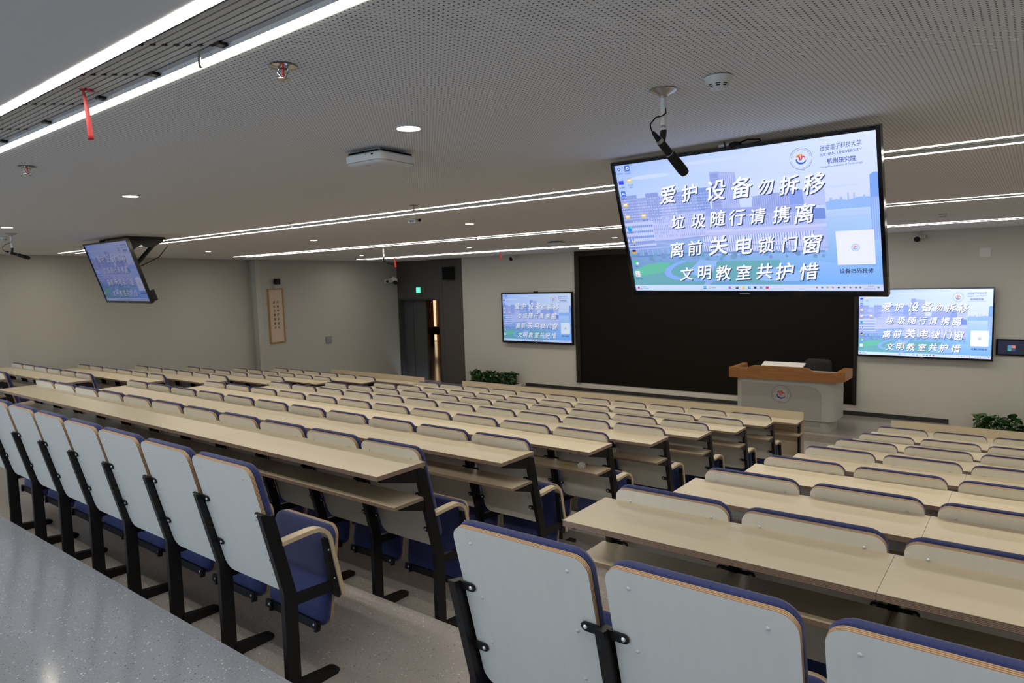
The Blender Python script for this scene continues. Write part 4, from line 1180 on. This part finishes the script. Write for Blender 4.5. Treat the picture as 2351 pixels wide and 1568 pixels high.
# monitor on the lectern
t = thing('lectern_monitor', 'pale flat monitor lying tilted on the lectern top', 'monitor', (-3.30, 11.45, 1.05))
mb = MB(); mb.prism([(-0.10, 0.06), (-0.08, 0.075), (0.16, 0.145), (0.18, 0.13)], -0.33, 0.33, M['white']); link('casing', mb.mesh('casing'), t)
mb = MB(); mb.box((-0.08, 0.0, 0.0), (0.08, 0.12, 0.10), M['white']); link('stand', mb.mesh('stand'), t)
# office chair behind
t = thing('office_chair', 'dark office chair behind the lectern, only its back showing', 'chair', (-2.96, 12.38, PODZ))
mb = MB()
rings = [[(p[0], y, p[1]) for p in rrect(-0.215, 0.215, 0.50, 1.03, 0.08, 5, ins)] for ins, y in ((0.03, -0.05), (0.0, -0.03), (0.0, 0.01), (0.03, 0.03))]
mb.loft(rings, M['navychair']); link('backrest', mb.mesh('backrest', True), t)
mb = MB(); mb.prism(rrect(-0.23, 0.23, -0.48, -0.02, 0.08, 5), 0.42, 0.50, M['navychair'], 'xy'); link('seat', mb.mesh('seat'), t)
mb = MB(); mb.tube([(0, -0.25, 0.42), (0, -0.25, 0.10)], 0.025, M['black'], 10); mb.tube([(0, -0.10, 0.44), (0, 0.04, 0.46), (0, 0.04, 0.60)], 0.02, M['black'], 8); link('column', mb.mesh('column', True), t)
mb = MB()
for k in range(5):
    a = 2 * PI * k / 5
    mb.tube([(0, -0.25, 0.11), (0.27 * math.cos(a), -0.25 + 0.27 * math.sin(a), 0.065)], [0.025, 0.016], M['black'], 8)
    mb.lathe([(0.02, 0.0), (0.028, 0.015), (0.028, 0.04), (0.015, 0.055)], M['black'], 10, (0.27 * math.cos(a), -0.25 + 0.27 * math.sin(a), 0.0))
link('star_base', mb.mesh('star_base', True), t)

# ------------------------------------------------------------------ front wall fittings
t = thing('exit_sign', 'small green lit exit sign over the grey door', 'exit sign', (-13.03, YF - 0.02, 2.485))
mb = MB(); mb.box((-0.205, 0.0, -0.08), (0.125, 0.02, 0.08), M['wallgrey']); link('housing', mb.mesh('housing'), t)
mb = MB(); mb.box((-0.195, -0.003, -0.072), (-0.035, 0.0, 0.072), M['exitgreen']); link('lit_panel', mb.mesh('lit_panel'), t)
mb = MB()
for pts in ([(-0.165, -0.06), (-0.148, -0.06), (-0.148, 0.045), (-0.165, 0.045)], [(-0.165, 0.038), (-0.07, 0.038), (-0.07, 0.053), (-0.165, 0.053)], [(-0.082, -0.06), (-0.067, -0.06), (-0.067, 0.053), (-0.082, 0.053)],
            [(-0.125, -0.005), (-0.112, 0.014), (-0.100, -0.005), (-0.106, -0.03), (-0.098, -0.056), (-0.108, -0.056), (-0.115, -0.028), (-0.128, -0.05), (-0.135, -0.044)]):
    mb.add([(p[0], -0.0036, p[1]) for p in pts], [tuple(range(len(pts)))], M['exitwhite'])
mb.add([(-0.112 + 0.010 * math.cos(2 * PI * k / 10), -0.0036, 0.024 + 0.010 * math.sin(2 * PI * k / 10)) for k in range(10)], [tuple(range(10))], M['exitwhite'])
link('running_figure', mb.mesh('running_figure'), t)
mb = MB(); mb.box((0.085, -0.004, -0.07), (0.095, 0.0, 0.07), M['goldframe']); link('edge_strip', mb.mesh('edge_strip'), t)
t = thing('loudspeaker', 'black box loudspeaker high on the grey wall bay right of the door', 'loudspeaker', (-11.96, YF - 0.16, 2.90))
mb = MB(); mb.box((-0.145, 0.0, -0.165), (0.145, 0.14, 0.165), M['blackmatte']); link('cabinet', mb.mesh('cabinet'), t)
mb = MB(); mb.box((-0.135, -0.008, -0.155), (0.135, 0.0, 0.155), M['dark']); link('front_mesh', mb.mesh('front_mesh'), t)
mb = MB(); mb.box((-0.04, 0.14, -0.04), (0.04, 0.16, 0.04), M['black']); link('wall_bracket', mb.mesh('wall_bracket'), t)
def dome_cam(lab, loc, tilt=0.0):
    t = thing('wall_camera', lab, 'camera', loc, group='small wall cameras')
    mb = MB(); mb.box((-0.02, -0.06, -0.02), (0.11, 0.06, 0.03), M['wall_front']); link('bracket', mb.mesh('bracket'), t)
    mb = MB(); mb.tube([(0, -0.06, -0.01), (0, -0.11, -0.035)], 0.055, M['white'], 18); link('housing', mb.mesh('housing', True), t)
    mb = MB(); mb.tube([(0, -0.108, -0.035), (0, -0.125, -0.042), (0, -0.135, -0.046)], [0.048, 0.042, 0.02], M['blackmatte'], 18); link('lens', mb.mesh('lens', True), t)
dome_cam('small dark-eyed camera under the ceiling above the wall television', (-9.86, YF - 0.06, 3.215))
dome_cam('small dark-eyed camera under the ceiling above the bright television', (-1.575, YF - 0.06, 3.185))
for (x, z, w, h, lab, mt) in ((-1.01, 2.90, 0.15, 0.15, 'blank square wall plate above the bright television, nearer of the two', 'wall_front'), (-0.675, 2.90, 0.14, 0.14, 'blank wall plate above the bright television, nearer the photo edge', 'white'), (-10.94, 1.653, 0.07, 0.10, 'pale light switch on the white wall left of the wall television', 'wall_front')):
    mb = MB(); mb.box((x - w / 2, YF - 0.012, z - h / 2), (x + w / 2, YF, z + h / 2), M[mt]); mb.box((x - w * 0.3, YF - 0.016, z - h * 0.3), (x + w * 0.3, YF - 0.012, z + h * 0.3), M[mt])
    tag(link('wall_plate', mb.mesh('wall_plate')), lab, 'wall plate')
# side wall fittings: local x runs along the wall toward the front, local -y faces the room
KB = math.atan2(4.76, -0.78)
def on_wall_b(y): return (-13.20 - (y - 8.14) * 0.78 / 4.76, y)
x, y = on_wall_b(8.633)
t = thing('calligraphy_scroll', 'tall framed calligraphy scroll with two columns of characters on the side wall', 'picture', (x, y, 2.049), (0, 0, KB))
mb = MB(); mb.box((-0.20, -0.004, -0.585), (0.20, -0.018, 0.585), M['paper']); link('paper', mb.mesh('paper'), t)
mb = MB()
for a, b in (((-0.215, -0.03, 0.575), (0.215, 0.0, 0.60)), ((-0.215, -0.03, -0.60), (0.215, 0.0, -0.575)), ((-0.215, -0.03, -0.575), (-0.185, 0.0, 0.575)), ((0.185, -0.03, -0.575), (0.215, 0.0, 0.575))): mb.box(a, b, M['goldframe'])
link('frame', mb.mesh('frame'), t)
mb = MB()
for cx, s in ((0.045, '石看幽陳多桂石'), (-0.055, '欲叫古書清新天')):
    for k, ch in enumerate(s):
        vs, fs = glyphs(ch, 0.015, 0.1)
        mb.add([(cx + 0.062 * (p[0] - 0.5), -0.0188, 0.30 - 0.093 * k + 0.062 * (p[1] - 0.4)) for p in vs], fs, M['ink'])
link('lettering', mb.mesh('lettering'), t)
x, y = on_wall_b(8.638)
t = thing('wall_speaker', 'small black speaker on the side wall above the framed scroll', 'loudspeaker', (x, y, 2.80), (0, 0, KB))
mb = MB(); mb.box((-0.055, -0.13, -0.062), (0.055, -0.05, 0.062), M['blackmatte']); link('cabinet', mb.mesh('cabinet'), t)
mb = MB(); mb.box((-0.04, -0.07, -0.16), (0.04, 0.0, -0.05), M['wall']); mb.box((-0.02, -0.05, -0.06), (0.02, 0.0, 0.03), M['blackmatte']); link('bracket', mb.mesh('bracket'), t)
x, y = on_wall_b(10.178)
mb = MB(); mb.box((-0.095, -0.03, -0.075), (0.095, 0.0, 0.075), M['grey']); mb.box((-0.075, -0.036, -0.055), (0.075, -0.03, 0.055), M['grey'])
tag(link('switch_box', mb.mesh('switch_box'), None, (x, y, 1.380), (0, 0, KB)), 'grey switch box low on the side wall between scroll and door', 'switch box')
# security cameras at the corner
x, y = on_wall_b(12.40)
t = thing('security_camera', 'white bullet camera on the side wall at the corner by the grey bay', 'camera', (x, y, 2.75), (0, 0, KB))
mb = MB(); mb.lathe([(0.05, 0.0), (0.05, 0.02)], M['white'], 16); o = link('base', mb.mesh('base', True), t, (0, 0, 0), (PI / 2, 0, 0))
mb = MB(); mb.tube([(0.0, -0.02, 0.0), (0.0, -0.08, 0.0)], 0.018, M['white'], 8); mb.tube([(0.02, -0.06, 0.01), (-0.10, -0.15, -0.01)], 0.05, M['white'], 16); link('housing', mb.mesh('housing', True), t)
mb = MB(); mb.tube([(-0.09, -0.143, -0.009), (-0.107, -0.156, -0.012)], 0.038, M['blackmatte'], 16); link('lens', mb.mesh('lens', True), t)
x, y = on_wall_b(12.60)
t = thing('security_camera', 'white turret camera with dark eye in the corner by the grey bay', 'camera', (x + 0.02, y, 2.74), (0, 0, KB))
mb = MB(); mb.box((-0.08, -0.13, -0.03), (0.03, 0.0, 0.09), M['white']); mb.tube([(-0.03, -0.10, 0.07), (-0.03, -0.18, 0.03), (-0.04, -0.20, -0.04)], [0.07, 0.075, 0.06], M['white'], 16); link('housing', mb.mesh('housing', True), t)
mb = MB(); mb.tube([(-0.05, -0.19, -0.02), (-0.07, -0.235, -0.05), (-0.075, -0.25, -0.06)], [0.058, 0.05, 0.02], M['blackmatte'], 16); link('lens', mb.mesh('lens', True), t)

# ------------------------------------------------------------------ planters
def planter(lab, x0, x1, y, z, n, seed, ztop):
    t = thing('planter', lab, 'planter', ((x0 + x1) / 2, y, z))
    w = (x1 - x0) / 2
    h = ztop - z
    mb = MB(); mb.box((-w, -0.14, 0), (w, 0.14, h), M['white']); mb.box((-w + 0.02, -0.12, h), (w - 0.02, 0.12, h + 0.006), M['dark']); link('planter_box', mb.mesh('planter_box'), t)
    rnd = random.Random(seed)
    mb = MB()
    for k in range(n):
        bx, by = rnd.uniform(-w + 0.06, w - 0.06), rnd.uniform(-0.10, 0.10)
        hh = rnd.uniform(0.02, 0.24)
        az, el = rnd.uniform(0, 2 * PI), rnd.uniform(-0.5, 0.9)
        L = rnd.uniform(0.10, 0.19); ww = L * rnd.uniform(0.26, 0.38)
        d = Vector((math.cos(az) * math.cos(el), 0.7 * math.sin(az) * math.cos(el), math.sin(el)))
        sd = d.cross(Vector((0, 0, 1))).normalized(); up = sd.cross(d)
        p0 = Vector((bx, by, h + hh)) - d * L * 0.3
        prof = [(0.0, 0.05, 0), (0.2, 0.8, 0.02), (0.45, 1.0, 0.02), (0.75, 0.6, -0.03), (1.0, 0.02, -0.10)]
        m = M['leaf'] if rnd.random() < 0.7 else M['leaf2']
        vs = []
        for f, s, dz in prof:
            c = p0 + d * (L * f) + up * (dz * L)
            vs += [tuple(c - sd * ww * s + up * 0.02 * s), tuple(c), tuple(c + sd * ww * s + up * 0.02 * s)]
        fs = []
        for q in range(4):
            o = 3 * q
            fs += [(o, o + 1, o + 4, o + 3), (o + 1, o + 2, o + 5, o + 4)]
        mb.add(vs, fs, m)
        mb.tube([(bx, by, h), tuple(p0)], 0.004, M['leaf2'], 4)
    link('foliage', mb.mesh('foliage', True), t)
planter('long planter of dark green leaves below the wall television beside the grey bay', -11.15, -9.68, 12.62, FRONT, 190, 4, 0.22)
planter('planter of dark green leaves under the control panel beyond the right block', -0.78, 0.9, 12.62, FRONT, 200, 9, 0.14)
